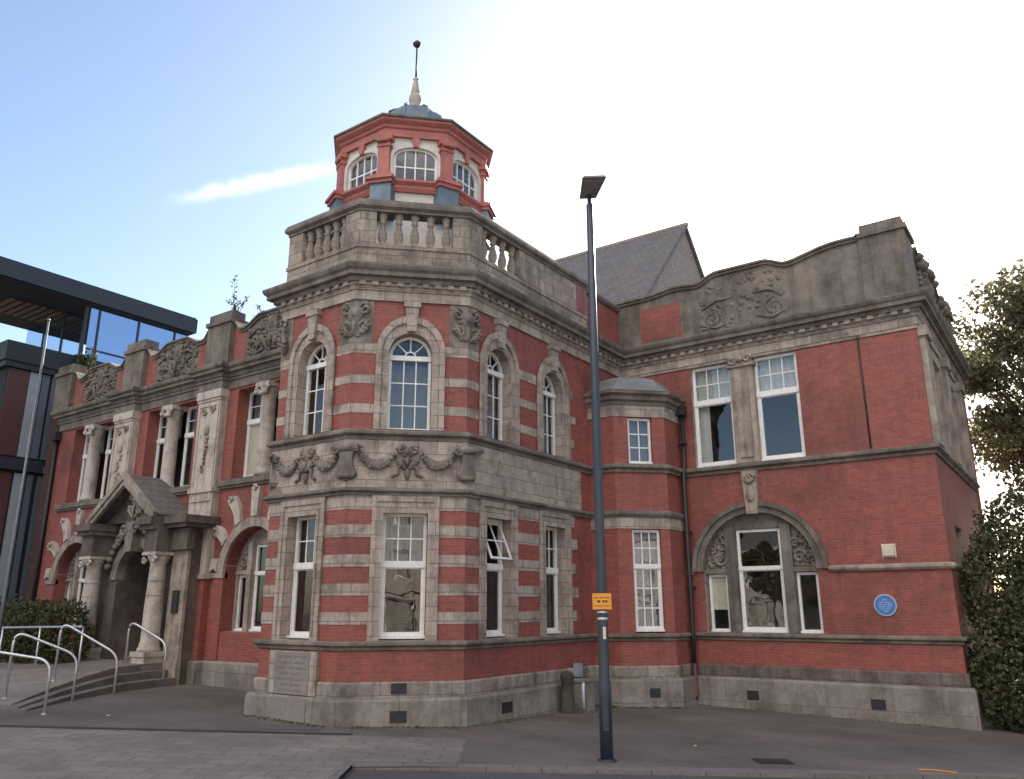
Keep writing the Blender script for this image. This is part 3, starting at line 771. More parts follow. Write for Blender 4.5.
for fr, u0, uc, u1 in ((fBC, 0.28, LBC / 2, LBC - 0.28), (fAB, A[0] + 0.30, A[0] + 1.32, B[0] - 0.28)):
    mb = MB(); swag(mb, fr, u0, uc - 0.32, 5.95, 0.24); build('swag', mb, 'carved', LIB)
    mb = MB(); swag(mb, fr, uc + 0.32, u1, 5.95, 0.24); build('swag', mb, 'carved', LIB)
    mb = MB(); ribbon(mb, fr, uc, 5.85); build('ribbon_cartouche', mb, 'carved', LIB)

# --- foundation stone, vents
mb = MB(); mb.fbox(fAB, A[0] + 0.52, A[0] + 2.12, 0.0, 0.10, 0.63, 1.555)
fs_o = build('foundation_stone', mb, 'stone', LIB)
mb = MB(); mb.fbox(fAB, A[0] + 0.70, A[0] + 1.94, 0.165, 0.19, -0.6, 0.58); build('apron_slab', mb, 'inscr', fs_o)
mb = MB(); mb.fbox(fAB, A[0] + 0.74, A[0] + 1.90, 0.09, 0.118, 0.64, 1.53); it = build('inscription_tablet', mb, 'inscr', fs_o)
mb = MB()
for i, (a, words) in enumerate([(0.0, [3, 5, 3, 4]), (0.02, [6, 2, 7]), (0.0, [5, 4, 6]), (0.16, [4, 5]), (0.0, [7, 3, 6]), (0.2, [3, 4]), (0.1, [4, 2, 5])]):
    z = 1.43 - i * 0.118; u = A[0] + 0.82 + a
    tot = sum(words) + len(words) - 1
    st = (1.0 - 2 * a) / tot
    for wd in words:
        for c in range(wd):
            h = 0.052
            mb.fbox(fAB, u + 0.004, u + st * 0.32, 0.117, 0.1205, z - h / 2, z + h / 2)
            if random.random() < 0.8:
                zz = z + random.choice((-h / 2 + 0.006, h / 2 - 0.006, 0)); mb.fbox(fAB, u + st * 0.33, u + st * 0.78, 0.117, 0.1205, zz - 0.007, zz + 0.007)
            u += st
        u += st
build('lettering', mb, 'incise', it)
def vent(fr, u, z, d, w_=0.30, h=0.24):
    mb = MB(); mb.panel(fr, rect(u - w_ / 2, u + w_ / 2, z - h / 2, z + h / 2), [rect(u - w_ / 2 + 0.03, u + w_ / 2 - 0.03, z - h / 2 + 0.03, z + h / 2 - 0.03)], d - 0.05, d + 0.012)
    mb.fbox(fr, u - w_ / 2 + 0.02, u + w_ / 2 - 0.02, d + 0.001, d + 0.004, z - h / 2 + 0.02, z + h / 2 - 0.02)
    for i in range(5):
        q = u - w_ / 2 + 0.04 + (w_ - 0.08) * i / 4; mb.fbox(fr, q - 0.008, q + 0.008, d + 0.003, d + 0.01, z - h / 2 + 0.03, z + h / 2 - 0.03)
    build('air_vent', mb, 'iron', LIB)
vent(fBC, 1.36, 0.80, 0.06, 0.34, 0.22); vent(fBC, 1.36, 0.24, 0.17, 0.36, 0.24); vent(fCD, Cc[1] + 1.42, 0.26, 0.17, 0.42, 0.24)
vent(fBD, 0.85, 0.25, 0.17, 0.30, 0.24); vent(fR, -8.0, 0.18, 0.17, 0.32, 0.24); vent(fR, -4.83, 0.14, 0.17, 0.34, 0.24)

# --- tower roof deck, balustrade
PZ0, PZ1, PZ2, PZ3 = 10.6, 11.30, 12.20, 12.54
PD = 0.02   # parapet face just proud of the wall
mb = MB()
def pier_path(*pts): return list(pts)
def onBC(u): return fBC.p(u, 0, 0)[:2]
rectprof = lambda d0, d1, z0, z1: [(d0, z0), (d1, z0), (d1, z1), (d0, z1)]
back = (A[0], LY + 3.2)
par_run = [back, A, B, Cc, (Cc[0], BYL + 0.05)]
mb.sweep(par_run, rectprof(-0.32, PD, PZ0, PZ1 - 0.1))
mb.sweep(par_run, rectprof(-0.34, PD + 0.03, PZ1 - 0.1, PZ1))
aU, bU = A[0] + 0.52, A[0] + 2.16
piers = [[back, A, (aU, A[1])], [(bU, A[1]), B, onBC(0.42)], [onBC(LBC - 0.42), Cc, (Cc[0], Cc[1] + 0.55)], [(Cc[0], Cc[1] + 2.25), (Cc[0], BYL + 0.05)]]
for p in piers: mb.sweep(p, rectprof(-0.30, PD, PZ1, PZ2))
build('parapet_wall', mb, 'parstone', LIB)
course(par_run, [(-0.36, PZ2), (0.05, PZ2), (0.05, PZ2 + 0.06), (0.13, PZ2 + 0.12), (0.13, PZ2 + 0.2), (0.08, PZ3 - 0.03), (-0.0, PZ3), (-0.36, PZ3)], 'parapet_coping', 'dirty')
mb = MB(); mb.sweep([(Cc[0], BYL + 0.06), (Cc[0], RY - 0.02)], rectprof(-0.32, 0.0, PZ0, 12.1)); build('parapet_wall', mb, 'brick', LIB)
course([(Cc[0], BYL + 0.06), (Cc[0], RY - 0.02)], [(-0.36, 12.1), (0.06, 12.1), (0.12, 12.18), (0.12, 12.26), (0.0, 12.34), (-0.36, 12.34)], 'parapet_coping', 'dirty')
mb = MB(); mb.fbox(fCD, 19.98, 20.5, 0.021, 0.034, 11.32, 12.15); build('brick_inlay', mb, 'brick', LIB)
mb = MB(); mb.panel(fCD, rect(BYL, RY, 7.0, 10.4), [], -0.4, -0.002); build('tower_wall', mb, 'brick', LIB)
# balusters
bal = MB(); h = PZ2 - PZ1
bal.lathe(0, 0, [(0.115, 0), (0.115, 0.07), (0.075, 0.09), (0.085, 0.14), (0.125, 0.26), (0.12, 0.36), (0.08, 0.52), (0.062, 0.64), (0.095, 0.67), (0.07, 0.72), (0.085, 0.77), (0.115, 0.82), (0.115, h)], 12)
first = None
for fr, us in ((fAB, [aU + 0.16 + i * (bU - aU - 0.32) / 4 for i in range(5)]), (fBC, [0.58 + i * (LBC - 1.16) / 4 for i in range(5)]), (fCD, [Cc[1] + 0.75 + i * 1.30 / 3 for i in range(4)])):
    for u in us:
        p = fr.p(u, -0.13, PZ1)
        if first is None:
            first = build('baluster', bal, 'parstone', LIB); first.location = Vector(p)
            first.data.transform(Matrix.Translation(LIB.location))
            first.location = Vector(p) - LIB.location
        else:
            o = first.copy(); C.objects.link(o); o.location = Vector(p) - LIB.location
# flat roofs closing the interior
mb = MB()
mb.box(-34.9, Cc[0] - 0.35, LY + 0.3, 33, 10.25, 10.45)
mb.add([(A[0] + .3, LY, 10.46), (A[0] + .3, A[1] + .3, 10.46), (B[0], B[1] + .3, 10.46), (Cc[0] - .3, Cc[1], 10.46), (Cc[0] - .3, 22, 10.46), (A[0] + .3, 22, 10.46)], [(0, 1, 2, 3, 4, 5)])
mb.box(Cc[0] - 0.34, FX - 0.3, RY + 0.3, RYB, 10.25, 10.45)
build('flat_roof', mb, 'lead', LIB)
# rooms behind the windows: floors, back walls
mb = MB()

mb.box(-35.0, -16.8, LY + 4.5, LY + 4.6, -0.2, 10.2)
mb.box(-16.0, -12.3, 18.0 + 1.2, 18.1 + 1.2, -0.2, 10.2)
mb.box(-11.3, -3.1, RY + 4.0, RY + 4.1, -0.2, 10.2)
mb.add([(-16.0, 20, 5.4), (-16.0, 13.2, 5.4), (-13.8, 13.2, 5.4), (-12.2, 14.8, 5.4), (-12.2, 22, 5.4), (-16.0, 22, 5.4)], [(0, 1, 2, 3, 4, 5)])
mb.box(-35.0, -16.8, LY + 0.9, LY + 4.5, 5.5, 5.7)
mb.box(-11.3, -3.1, RY + 0.6, RY + 4.0, 5.6, 5.8)
mb.add([(-35, 15.9, 0.9), (-16.3, 15.9, 0.9), (-16.0, 13.2, 0.9), (-13.8, 13.2, 0.9), (-12.2, 14.8, 0.9), (-12.2, 20.8, 0.9), (-10.9, 21, 0.9), (-10, 22, 0.9), (-10, 23.1, 0.9), (-3.2, 23.1, 0.9), (-3.2, 27, 0.9), (-35, 27, 0.9)], [tuple(range(12))])
build('interior', mb, 'room', LIB)
mb = MB()
mb.box(-35.25, FX - 0.05, 33.0, 33.4, -0.5, 10.3); mb.box(-35.0, -34.65, LY + 0.3, 33.2, -0.5, 10.3)
mb.box(-12.2, -11.75, RY + 4.2, 33, -0.5, 10.3); mb.box(-16.8, -16.34, LY + 0.82, LY + 4.4, -0.5, 10.2)
build('rear_wall', mb, 'brick', LIB)

# ------------------------------------------------------------------ stair bay in the corner
BRUN = [(Cc[0], BYL), BC0, BC1, (BC1[0], RY)]
mb = MB()
mb.panel(fBL, rect(Cc[0], BC0[0], -0.6, 8.3), [], -0.35, 0)
mb.panel(fBD, rect(0, LBD, -0.6, 8.3), [rect(0.44, 1.30, 1.80, 4.66), rect(0.44, 1.18, 6.56, 7.96)], -0.35, 0)
mb.panel(fBR, rect(BC1[1], RY, -0.6, 8.3), [], -0.35, 0)
build('bay_wall', mb, 'brick', LIB)
window(fBD, 0.45, 1.29, 1.84, 4.65, -0.10, 3.62, (3, 2), (3, 3), 0.075, tr_h=0.13, curtain=[(0.5, 1.25, 1.9, 4.6)], wid=0.034)
window(fBD, 0.45, 1.17, 6.57, 7.95, -0.10, None, bot=(2, 3), fw_=0.07, curtain=[(0.5, 1.15, 6.6, 7.9)], wid=0.034)
course(BRUN, [(-0.05, 5.0), (0.06, 5.0), (0.12, 5.08), (0.12, 5.14), (0.04, 5.19), (-0.05, 5.19)], 'string_course', 'dirty')
course(BRUN, [(-0.05, 4.67), (0.02, 4.67), (0.02, 4.998), (-0.05, 4.998)], 'stone_band', 'stone')
course(BRUN, [(-0.05, 7.97), (0.025, 7.97), (0.025, 8.33), (-0.05, 8.33)], 'stone_band', 'stone')
course(BRUN, [(-0.1, 8.331), (0.06, 8.331), (0.08, 8.42), (0.16, 8.47), (0.17, 8.58), (0.27, 8.64), (0.28, 8.72), (-0.1, 8.74)], 'cornice', 'dirty')
mb = MB(); ctr = Vector((-11.0, 21.9))
ring = [(Cc[0] + 0.02, BYL - 0.24), (BC0[0] + 0.1, BYL - 0.24), (BC1[0] + 0.24, BC1[1] - 0.1), (BC1[0] + 0.24, RY - 0.02), (Cc[0] + 0.02, RY - 0.02)]
lv = [(1.0, 8.742), (0.93, 8.80), (0.76, 8.98), (0.63, 9.22), (0.42, 9.36), (0.05, 9.42)]
vs = []; fs = []
for s_, z in lv:
    for x, y in ring: vs.append((ctr.x + (x - ctr.x) * s_, ctr.y + (y - ctr.y) * s_, z))
for j in range(len(lv) - 1):
    for i in range(5): fs.append((j * 5 + i, j * 5 + (i + 1) % 5, (j + 1) * 5 + (i + 1) % 5, (j + 1) * 5 + i))
fs.append(tuple(range(25, 30)))
mb.add(vs, fs); build('bay_roof', mb, 'leadgrey', LIB)
# short brick pier between tower stonework and bay carries the FF string down
# ------------------------------------------------------------------ right wing
RC, RR = -7.63, 1.90
w1, w2 = (-9.27, -7.98), (-7.30, -6.02)
mb = MB()
mb.panel(fR, rect(Cc[0], FX, -0.6, 10.4), [rect(w1[0], w1[1], 6.55, 9.70), rect(w2[0], w2[1], 6.55, 9.70), arch(RC, 1.62, 1.79, 3.48, 20)], -0.42, 0, 0, 1)
mb.panel(fS, rect(RY + 0.421, RYB, -0.6, 10.4), [rect(24.6, 26.0, 6.8, 9.3), rect(27.6, 29.0, 6.8, 9.3), rect(24.6, 26.0, 2.0, 4.6), rect(27.6, 29.0, 2.0, 4.6)], -0.42, 0, 0, 1)
build('wing_wall', mb, ['brick', 'stone'], LIB)
for a, b in (w1, w2):
    window(fR, a + 0.01, b - 0.01, 6.56, 9.69, -0.12, 8.56, (3, 2), (1, 1), 0.085, tr_h=0.17, curtain=[(a + 0.02, a + (0.42 if a < -8 else 0.12), 6.6, 8.5), (a + 0.05, b - 0.05, 8.6, 9.65)], cmat='net')
for u0, u1 in ((24.6, 26.0), (27.6, 29.0)):
    window(fS, u0 + 0.01, u1 - 0.01, 6.81, 9.29, -0.15, 8.4, (3, 2), (1, 1), 0.08)
    window(fS, u0 + 0.01, u1 - 0.01, 2.01, 4.59, -0.15, 3.5, (3, 2), (1, 1), 0.08)
mb = MB(); c = (w1[1] + w2[0]) / 2
mb.fbox(fR, w1[1] - 0.003, w2[0] + 0.003, -0.2, 0.10, 6.551, 9.45); mb.fbox(fR, c - 0.2, c + 0.2, 0.101, 0.14, 6.7, 9.3)
mb.fbox(fR, w1[1] - 0.08, w2[0] + 0.08, -0.1, 0.16, 9.451, 9.56)
for s_ in (-1, 1): scroll(mb, fR, c + s_ * 0.24, 0.17, 9.66, 0.13, 1.3, 0.045, s_)
mb.fbox(fR, c - 0.34, c + 0.34, -0.1, 0.14, 9.561, 9.785)
mb.blob((c, 0.16, 9.68), 0.12, 0.10, 0.11, 0, 10, 6, fR)
build('mullion_pier', mb, 'trim', LIB)
mb = MB(); mb.fbox(fR, Cc[0] + 0.02, FX + 0.03, 0.001, 0.04, 9.702, 9.788); build('lintel_course', mb, 'trim', LIB)

def venetian(fr, c, Rad, zs, hwc, ms, so_, ztc, z0, d, blind=None, mat='trim', crv=True, side_label=None):
    """central tall light, two low side lights, carved spandrels, all set in a round arch"""
    st = MB()
    st.panel(fr, arch(c, Rad + 0.01, z0 - 0.01, zs, 24), [rect(c - hwc, c + hwc, z0, ztc), rect(c - so_, c - ms, z0, zs - 0.06), rect(c + ms, c + so_, z0, zs - 0.06)], d - 0.20, d)
    st.fbox(fr, c - so_ - 0.05, c - hwc - 0.02, d + 0.001, d + 0.06, zs - 0.05, zs + 0.08)
    st.fbox(fr, c + hwc + 0.02, c + so_ + 0.05, d + 0.001, d + 0.06, zs - 0.05, zs + 0.08)
    for s_ in (-1, 1):
        a, b = sorted((c + s_ * (hwc + 0.015), c + s_ * (ms - 0.015)))
        st.fbox(fr, a, b, d + 0.001, d + 0.085, z0, min(ztc + 0.1, zs + math.sqrt(max(0.01, Rad ** 2 - (ms) ** 2)) - 0.03))
    build('window_tracery', st, mat, LIB)
    for s_ in (-1, 1):
        cv = MB(); um = c + s_ * (ms + (Rad * 0.80 - ms) * 0.5)
        r_ = (Rad - ms) * 0.30
        scroll(cv, fr, um, d + 0.05, zs + 0.36, r_, 1.4, 0.05, s_)
        scroll(cv, fr, um - s_ * 0.10, d + 0.05, zs + 0.36 + r_ * 1.9, r_ * 0.75, 1.3, 0.045, -s_, 0, math.pi)
        for q in range(90):
            zz = zs + random.uniform(0.06, Rad * 0.82); lim = math.sqrt(max(0.0, (Rad - 0.06) ** 2 - (zz - zs) ** 2))
            if lim < ms + 0.06: continue
            uu = c + s_ * random.uniform(ms + 0.04, lim)
            cv.blob((uu, d + 0.01, zz), random.uniform(.035, .085), random.uniform(.04, .085), random.uniform(.035, .085), 0, 7, 4, fr)
        build('carved_spandrel', cv, 'carved', LIB)
    window(fr, c - hwc + 0.01, c + hwc - 0.01, z0 + 0.01, ztc - 0.01, d - 0.06, 3.56, (1, 1), (1, 1), 0.075, tr_h=0.11)
    window(fr, c - so_ + 0.01, c - ms - 0.01, z0 + 0.01, zs - 0.07, d - 0.06, None, fw_=0.07, blind=blind)
    window(fr, c + ms + 0.01, c + so_ - 0.01, z0 + 0.01, zs - 0.07, d - 0.06, None, fw_=0.07)
venetian(fR, RC, 1.62, 3.48, 0.65, 0.97, 1.57, 4.66, 1.80, -0.16, blind=(RC - 1.5, RC - 1.02, 2.42, 3.4), mat='dirty')
mb = MB()
def arc_ring(mb, fr, c, zs, r0, r1, d0, d1, n=28, leg=0.0, a0=0.0, a1=math.pi, mi=0):
    o = [(c + r1 * math.cos(a0 + (a1 - a0) * i / n), zs + r1 * math.sin(a0 + (a1 - a0) * i / n)) for i in range(n + 1)]
    q = [(c + r0 * math.cos(a0 + (a1 - a0) * i / n), zs + r0 * math.sin(a0 + (a1 - a0) * i / n)) for i in range(n + 1)]
    mb.panel(fr, o + q[::-1], [], d0, d1, mi)
arc_ring(mb, fR, RC, 3.49, 1.615, 1.90, -0.30, 0.06); arc_ring(mb, fR, RC, 3.49, 1.80, 1.93, 0.061, 0.13); arc_ring(mb, fR, RC, 3.49, 1.615, 1.68, 0.061, 0.09)
build('arch', mb, 'dirty', LIB)
mb = MB(); mb.panel(fR, [(RC - 0.16, 5.06), (RC + 0.16, 5.06), (RC + 0.23, 6.30), (RC - 0.23, 6.30)], [], 0.0, 0.16)
for s_ in (-1, 1): scroll(mb, fR, RC + s_ * 0.02, 0.20, 6.08, 0.14, 1.2, 0.05, s_)
mb.blob((RC, 0.17, 5.6), 0.13, 0.08, 0.22, 0, 8, 6, fR)
build('keystone', mb, 'trim', LIB)
mb = MB(); pr_ = [(-0.02, 3.40), (0.07, 3.40), (0.12, 3.46), (0.12, 3.52), (0.05, 3.56), (-0.02, 3.56)]
mb.sweep([(RC + 1.93, RY), (FX, RY), (FX, RYB)], pr_); mb.sweep([(-9.74, RY), (RC - 1.93, RY)], pr_)
build('impost_course', mb, 'trim', LIB)
# corner downpipe
mb = MB(); mb.tube([(-9.60, RY - 0.12, 8.3), (-9.60, RY - 0.12, 6.62), (-9.60, RY - 0.24, 6.5), (-9.60, RY - 0.24, 1.9), (-9.60, RY - 0.26, 0.95)], 0.065, 10)
mb.box(-9.74, -9.46, RY - 0.30, RY - 0.02, 8.2, 8.5)
for z in (7.3, 4.6, 3.0): mb.box(-9.70, -9.50, RY - 0.26, RY - 0.05, z, z + 0.07)
dp = build('downpipe', mb, 'iron', LIB)
mb = MB(); mb.tube([(-9.60, RY - 0.26, 0.952), (-9.60, RY - 0.26, 0.12), (-9.60, RY - 0.34, 0.0)], 0.068, 10); build('pipe_foot', mb, 'rust', dp, label='red painted foot of the black downpipe')
mb = MB(); mb.tube([(-4.30, RY - 0.03, 10.2), (-4.30, RY - 0.03, 6.6)], 0.022, 6); build('cable', mb, 'iron', LIB)

def carved_field(mb, fr, u0, u1, ztop, z0, d, n=26, big=True):
    uc = (u0 + u1) / 2; W_ = u1 - u0
    if big:
        cartouche(mb, fr, uc, z0 + (ztop(uc) - z0) * 0.5, W_ * 0.42, (ztop(uc) - z0) * 0.95, d)
    for s_ in (-1, 1):
        scroll(mb, fr, uc + s_ * W_ * 0.34, d + 0.04, z0 + 0.45, 0.30, 1.6, 0.05, s_, 0, math.pi / 2)
        mb.tube([fr.p(uc + s_ * W_ * 0.14, d + 0.03, z0 + 0.25), fr.p(uc + s_ * W_ * 0.3, d + 0.06, z0 + 0.10), fr.p(uc + s_ * W_ * 0.48, d + 0.03, z0 + 0.30)], 0.05, 6)
        mb.tube([fr.p(uc + s_ * W_ * 0.12, d + 0.03, z0 + 1.0), fr.p(uc + s_ * W_ * 0.28, d + 0.07, z0 + 1.0), fr.p(uc + s_ * W_ * 0.45, d + 0.03, z0 + 0.78)], 0.05, 6)
    for q in range(int(n * 2.6)):
        u = random.uniform(u0 + 0.08, u1 - 0.08); z = random.uniform(z0 + 0.08, ztop(u) - 0.12)
        r_ = random.uniform(0.045, 0.12)
        mb.blob((u, d + 0.01, z), r_, random.uniform(0.05, 0.11), r_ * random.uniform(0.7, 1.3), 0, 7, 5, fr)
def sstep(x): x = max(0, min(1, x)); return x * x * (3 - 2 * x)
def scalloped(fr, u0, u1, zf, zb, d0, d1, name='parapet_wall', mat='dirty', cop='dirty', n=44, cw=0.15):
    us = [u0 + (u1 - u0) * i / n for i in range(n + 1)]
    mb = MB(); mb.panel(fr, [(u0, zb), (u1, zb)] + [(u, zf(u) - cw) for u in us[::-1]], [], d0, d1); o = build(name, mb, mat, LIB)
    mb = MB(); mb.panel(fr, [(u, zf(u) - cw + 0.003) for u in us] + [(u, zf(u) - cw * 0.45) for u in us[::-1]], [], d0 - 0.04, d1 + 0.07)
    mb.panel(fr, [(u, zf(u) - cw * 0.45 + 0.002) for u in us] + [(u, zf(u)) for u in us[::-1]], [], d0 - 0.08, d1 + 0.13)
    build('coping', mb, cop, LIB)
    return o
# right-wing parapets
def zr(u): return 12.42 + 0.28 * (1 - sstep((abs(u + 7.45) - 0.75) / 0.75)) + 0.30 * sstep((u + 6.4) / 1.9) + 0.10 * math.exp(-((u + 9.6) / 0.6) ** 2)
scalloped(fR, Cc[0] - 0.02, -3.98, zr, 10.63, -0.32, 0.0)
mb = MB(); carved_field(mb, fR, -8.9, -6.0, zr, 10.75, -0.05, 40, False); build('carved_panel', mb, 'dirty', LIB)
for (u0, u1) in ((-10.9, -9.5),):
    mb = MB(); mb.fbox(fR, u0, u1, 0.0005, 0.012, 10.85, 12.0); build('brick_inlay', mb, 'brick', LIB)
def zs_(u): return 12.3 + 0.32 * (1 - sstep((abs(u - 26.6) - 0.9) / 0.7)) + 0.25 * sstep((24.6 - u) / 0.7) + 0.25 * sstep((u - 28.8) / 0.8)
mb = MB()
mb.fbox(fR, -3.97, FX + 0.04, -1.2, 0.06, 10.63, 12.62); mb.fbox(fR, -4.03, FX + 0.11, -1.27, 0.13, 12.621, 12.76); mb.fbox(fR, -3.92, FX + 0.0, -1.15, 0.02, 12.761, 13.02)
build('parapet_pier', mb, 'dirty', LIB)
scalloped(fS, 24.0, RYB - 1.2, zs_, 10.63, -0.32, 0.0)
mb = MB(); carved_field(mb, fS, 24.5, 28.8, zs_, 10.75, 0.02, 40); build('carved_panel', mb, 'dirty', LIB)
mb = MB(); carved_field(mb, fS, 28.4, 30.2, zs_, 10.75, 0.05, 20, False)
for q in range(26): u = random.uniform(24.2, 30.4); mb.blob((u, 0.1, zs_(u) - random.uniform(0, .2)), 0.16, 0.16, 0.14, 0, 8, 5, fS)
build('carved_panel', mb, 'dirty', LIB)
mb = MB(); mb.fbox(fS, RYB - 1.25, RYB + 0.02, -1.2, 0.06, 10.63, 12.5); mb.fbox(fS, RYB - 1.3, RYB + 0.08, -1.27, 0.14, 12.501, 12.7); build('parapet_pier', mb, 'dirty', LIB)
for u in (23.2, 26.8, 30.2):
    mb = MB(); mb.fbox(fS, u - 0.32, u + 0.32, -0.02, 0.16, 6.55, 9.78); mb.fbox(fS, u - 0.40, u + 0.40, -0.02, 0.24, 9.5, 9.785 - 0.002); build('pilaster', mb, 'trim', LIB)
for u in (25.3, 28.3):
    mb = MB(); mb.panel(fS, rect(u - 0.9, u + 0.9, 6.55, 9.6), [rect(u - 0.69, u + 0.69, 6.81, 9.29)], -0.1, 0.07); build('window_surround', mb, 'trim', LIB)

# ------------------------------------------------------------------ left wing
PC = [-34.62, -29.14, -23.73, -18.32]; PHW = 0.63; PJ = 0.27
BAYS = [-31.86, -26.43, -21.03]
AR = 1.38; AZ = 3.58
mb = MB(); holes = []
for i, c in enumerate(BAYS):
    holes.append(rect(c - 1.52, c + 1.52, 6.56, 9.62))
    if i != 1: holes.append(arch(c, AR, 1.79, AZ, 20))
    else: holes.append(arch(c, 1.3, 0.3, 3.5, 16))
mb.panel(fL, rect(LX0, A[0] + 0.2, -0.6, 10.3), holes, -0.62, 0)
mb.fbox(Frame(LX0, 0, 0, -1), -(LY + 6), -(LY + 0.621), -0.4, 0, -0.6, 10.3)
build('wing_wall', mb, 'brick', LIB)
def jog(j0, wd=0.0):
    p = [(LX0, LY + 6), (LX0, LY)]
    for i, c in enumerate(PC):
        if i == 0: continue
        p += [(c - PHW - wd, LY), (c - PHW - wd, LY - j0)]
        p += [(c + PHW + wd, LY - j0), (c + PHW + wd, LY)]
    return p + [(A[0] - 0.02, LY)]
LRUN = jog(PJ)
course(LRUN, [(-0.05, -0.7), (0.10, -0.7), (0.10, 0.86), (0.05, 0.93), (-0.05, 0.93)], 'plinth', 'plinth')
for i, c in enumerate(BAYS):      # sill strings and imposts between the pilasters
    for nm, (z0, z1), off in (('sill_course', (6.36, 6.55), 0.15),):
        mb = MB(); mb.fbox(fL, c - 2.07, c + 2.07, -0.03, off, z0, z1); mb.fbox(fL, c - 2.07, c + 2.07, -0.03, off - 0.06, z0 - 0.08, z0 - 0.002)
        build(nm, mb, 'dirty', LIB)
    if i != 1:
        for s_ in (-1, 1):
            mb = MB()
            a, b = sorted((c + s_ * (AR + 0.0), c + s_ * 2.07)); mb.fbox(fL, a, b, -0.1, 0.09, 3.42, 3.58)
            a, b = sorted((c + s_ * (AR + 0.01), c + s_ * (AR + 0.55))); mb.fbox(fL, a, b, -0.1, 0.05, 0.94, 3.415, 1)
            build('impost', mb, ['trim', 'brick'], LIB)
        mb = MB(); mb.fbox(fL, c - AR - 0.02, c + AR + 0.02, -0.6, -0.12, 1.62, 1.795); build('window_sill', mb, 'trim', LIB)
        venetian(fL, c, AR, AZ, 0.52, 0.76, 1.28, 4.45, 1.80, -0.42)
        mb = MB(); arc_ring(mb, fL, c, AZ + 0.004, AR, AR + 0.30, -0.40, 0.10); build('arch', mb, 'trim', LIB)
        for k, ang in enumerate((6, 34, 62, 90, 118, 146, 174)):
            a = R(ang); v = MB()
            r1 = AR + 0.31; r2 = min(2.62, (6.27 - AZ) / max(0.2, math.sin(a)), 2.02 / max(0.05, abs(math.cos(a))))
            n = 7; L_ = []; Rr = []
            for j in range(n + 1):
                t = j / n; rr = r1 + (r2 - r1) * t; bend = 0.10 * math.sin(t * math.pi) * (1 if math.cos(a) > 0.05 else (-1 if math.cos(a) < -0.05 else 0))
                hw_ = 0.14 + 0.06 * t
                cu, cz = c + rr * math.cos(a) - bend * math.sin(a), AZ + rr * math.sin(a) + bend * math.cos(a)
                L_.append((cu - hw_ * math.sin(a), min(6.275, cz + hw_ * math.cos(a)))); Rr.append((cu + hw_ * math.sin(a), min(6.275, cz - hw_ * math.cos(a))))
            v.panel(fL, L_ + Rr[::-1], [], 0.0, 0.14)
            if 30 < ang < 150: scroll(v, fL, c + (r2 - 0.05) * math.cos(a), 0.17, min(6.16, AZ + (r2 - 0.05) * math.sin(a)), 0.11, 1.1, 0.045, 1)
            build('voussoir', v, 'pale', LIB)
    # first-floor lights with a round column between
    yd = -0.45
    for s_ in (-1, 1):
        a, b = sorted((c + s_ * 0.28, c + s_ * 1.515))
        window(fL, a, b, 6.57, 9.61, yd, 8.55, (2, 2), (1, 1), 0.085, tr_h=0.16, blind=(a + 0.05, b - 0.05, 6.65, 8.45) if (i == 2 and s_ < 0) else None, curtain=[(a + .05, b - .05, 8.6, 9.55)])
    mb = MB(); cy = LY + 0.10
    mb.lathe(c, cy, [(0.29, 6.56), (0.29, 6.68), (0.25, 6.74), (0.235, 6.9), (0.235, 8.0), (0.215, 9.12), (0.25, 9.15), (0.23, 9.20), (0.27, 9.30), (0.31, 9.42), (0.31, 9.46)], 20)
    for z in (7.25, 7.9, 8.5): mb.lathe(c, cy, [(0.239, z), (0.239, z + 0.012)], 20, 0)
    mb.box(c - 0.34, c + 0.34, cy - 0.32, cy + 0.35, 9.461, 9.615)
    for s_ in (-1, 1):
        scroll(mb, fL, c + s_ * 0.26, 0.22, 9.36, 0.11, 1.3, 0.05, s_)
    for q in range(7): mb.blob((c - 0.2 + 0.066 * q, 0.17, 9.26), 0.06, 0.07, 0.08, 0, 7, 4, fL)
    build('column', mb, 'pale', LIB)
for i, c in enumerate(PC):
    if i == 0: continue
    mb = MB()
    mb.fbox(fL, c - PHW, c + PHW, -0.02, PJ, 3.56, 9.70, 0); mb.fbox(fL, c - PHW + 0.02, c + PHW - 0.02, -0.02, PJ - 0.02, 0.94, 3.40, 1)
    mb.fbox(fL, c - PHW - 0.03, c + PHW + 0.03, -0.02, PJ + 0.06, 3.401, 3.559, 0)
    mb.panel(fL, rect(c - PHW + 0.06, c + PHW - 0.06, 5.9, 9.25), [rect(c - PHW + 0.16, c + PHW - 0.16, 6.0, 9.15)], PJ + 0.001, PJ + 0.04)
    mb.fbox(fL, c - PHW - 0.05, c + PHW + 0.05, -0.02, PJ + 0.08, 9.42, 9.698); mb.fbox(fL, c - PHW - 0.02, c + PHW + 0.02, -0.02, PJ + 0.04, 9.33, 9.418)
    mb.fbox(fL, c - PHW - 0.04, c + PHW + 0.04, -0.02, PJ + 0.07, 6.2, 6.36)
    po = build('pilaster', mb, ['pale', 'brick'], LIB)
    mb = MB()
    for s_ in (-1, 1): scroll(mb, fL, c + s_ * 0.24, PJ + 0.04, 9.0, 0.14, 1.3, 0.035, s_)
    mb.blob((c, PJ + 0.03, 8.3), 0.13, 0.08, 0.2, 0, 9, 6, fL)
    for q in range(9): mb.blob((c + random.uniform(-.09, .09), PJ + 0.02, 8.05 - q * 0.14), 0.09 - q * 0.005, 0.07, 0.08, 0, 7, 4, fL)
    build('carved_drop', mb, 'trim', po)
course(LRUN, [(-0.05, 9.70), (0.05, 9.70), (0.05, 9.98), (0.10, 10.0), (0.10, 10.10), (-0.05, 10.10)], 'architrave', 'dirty')
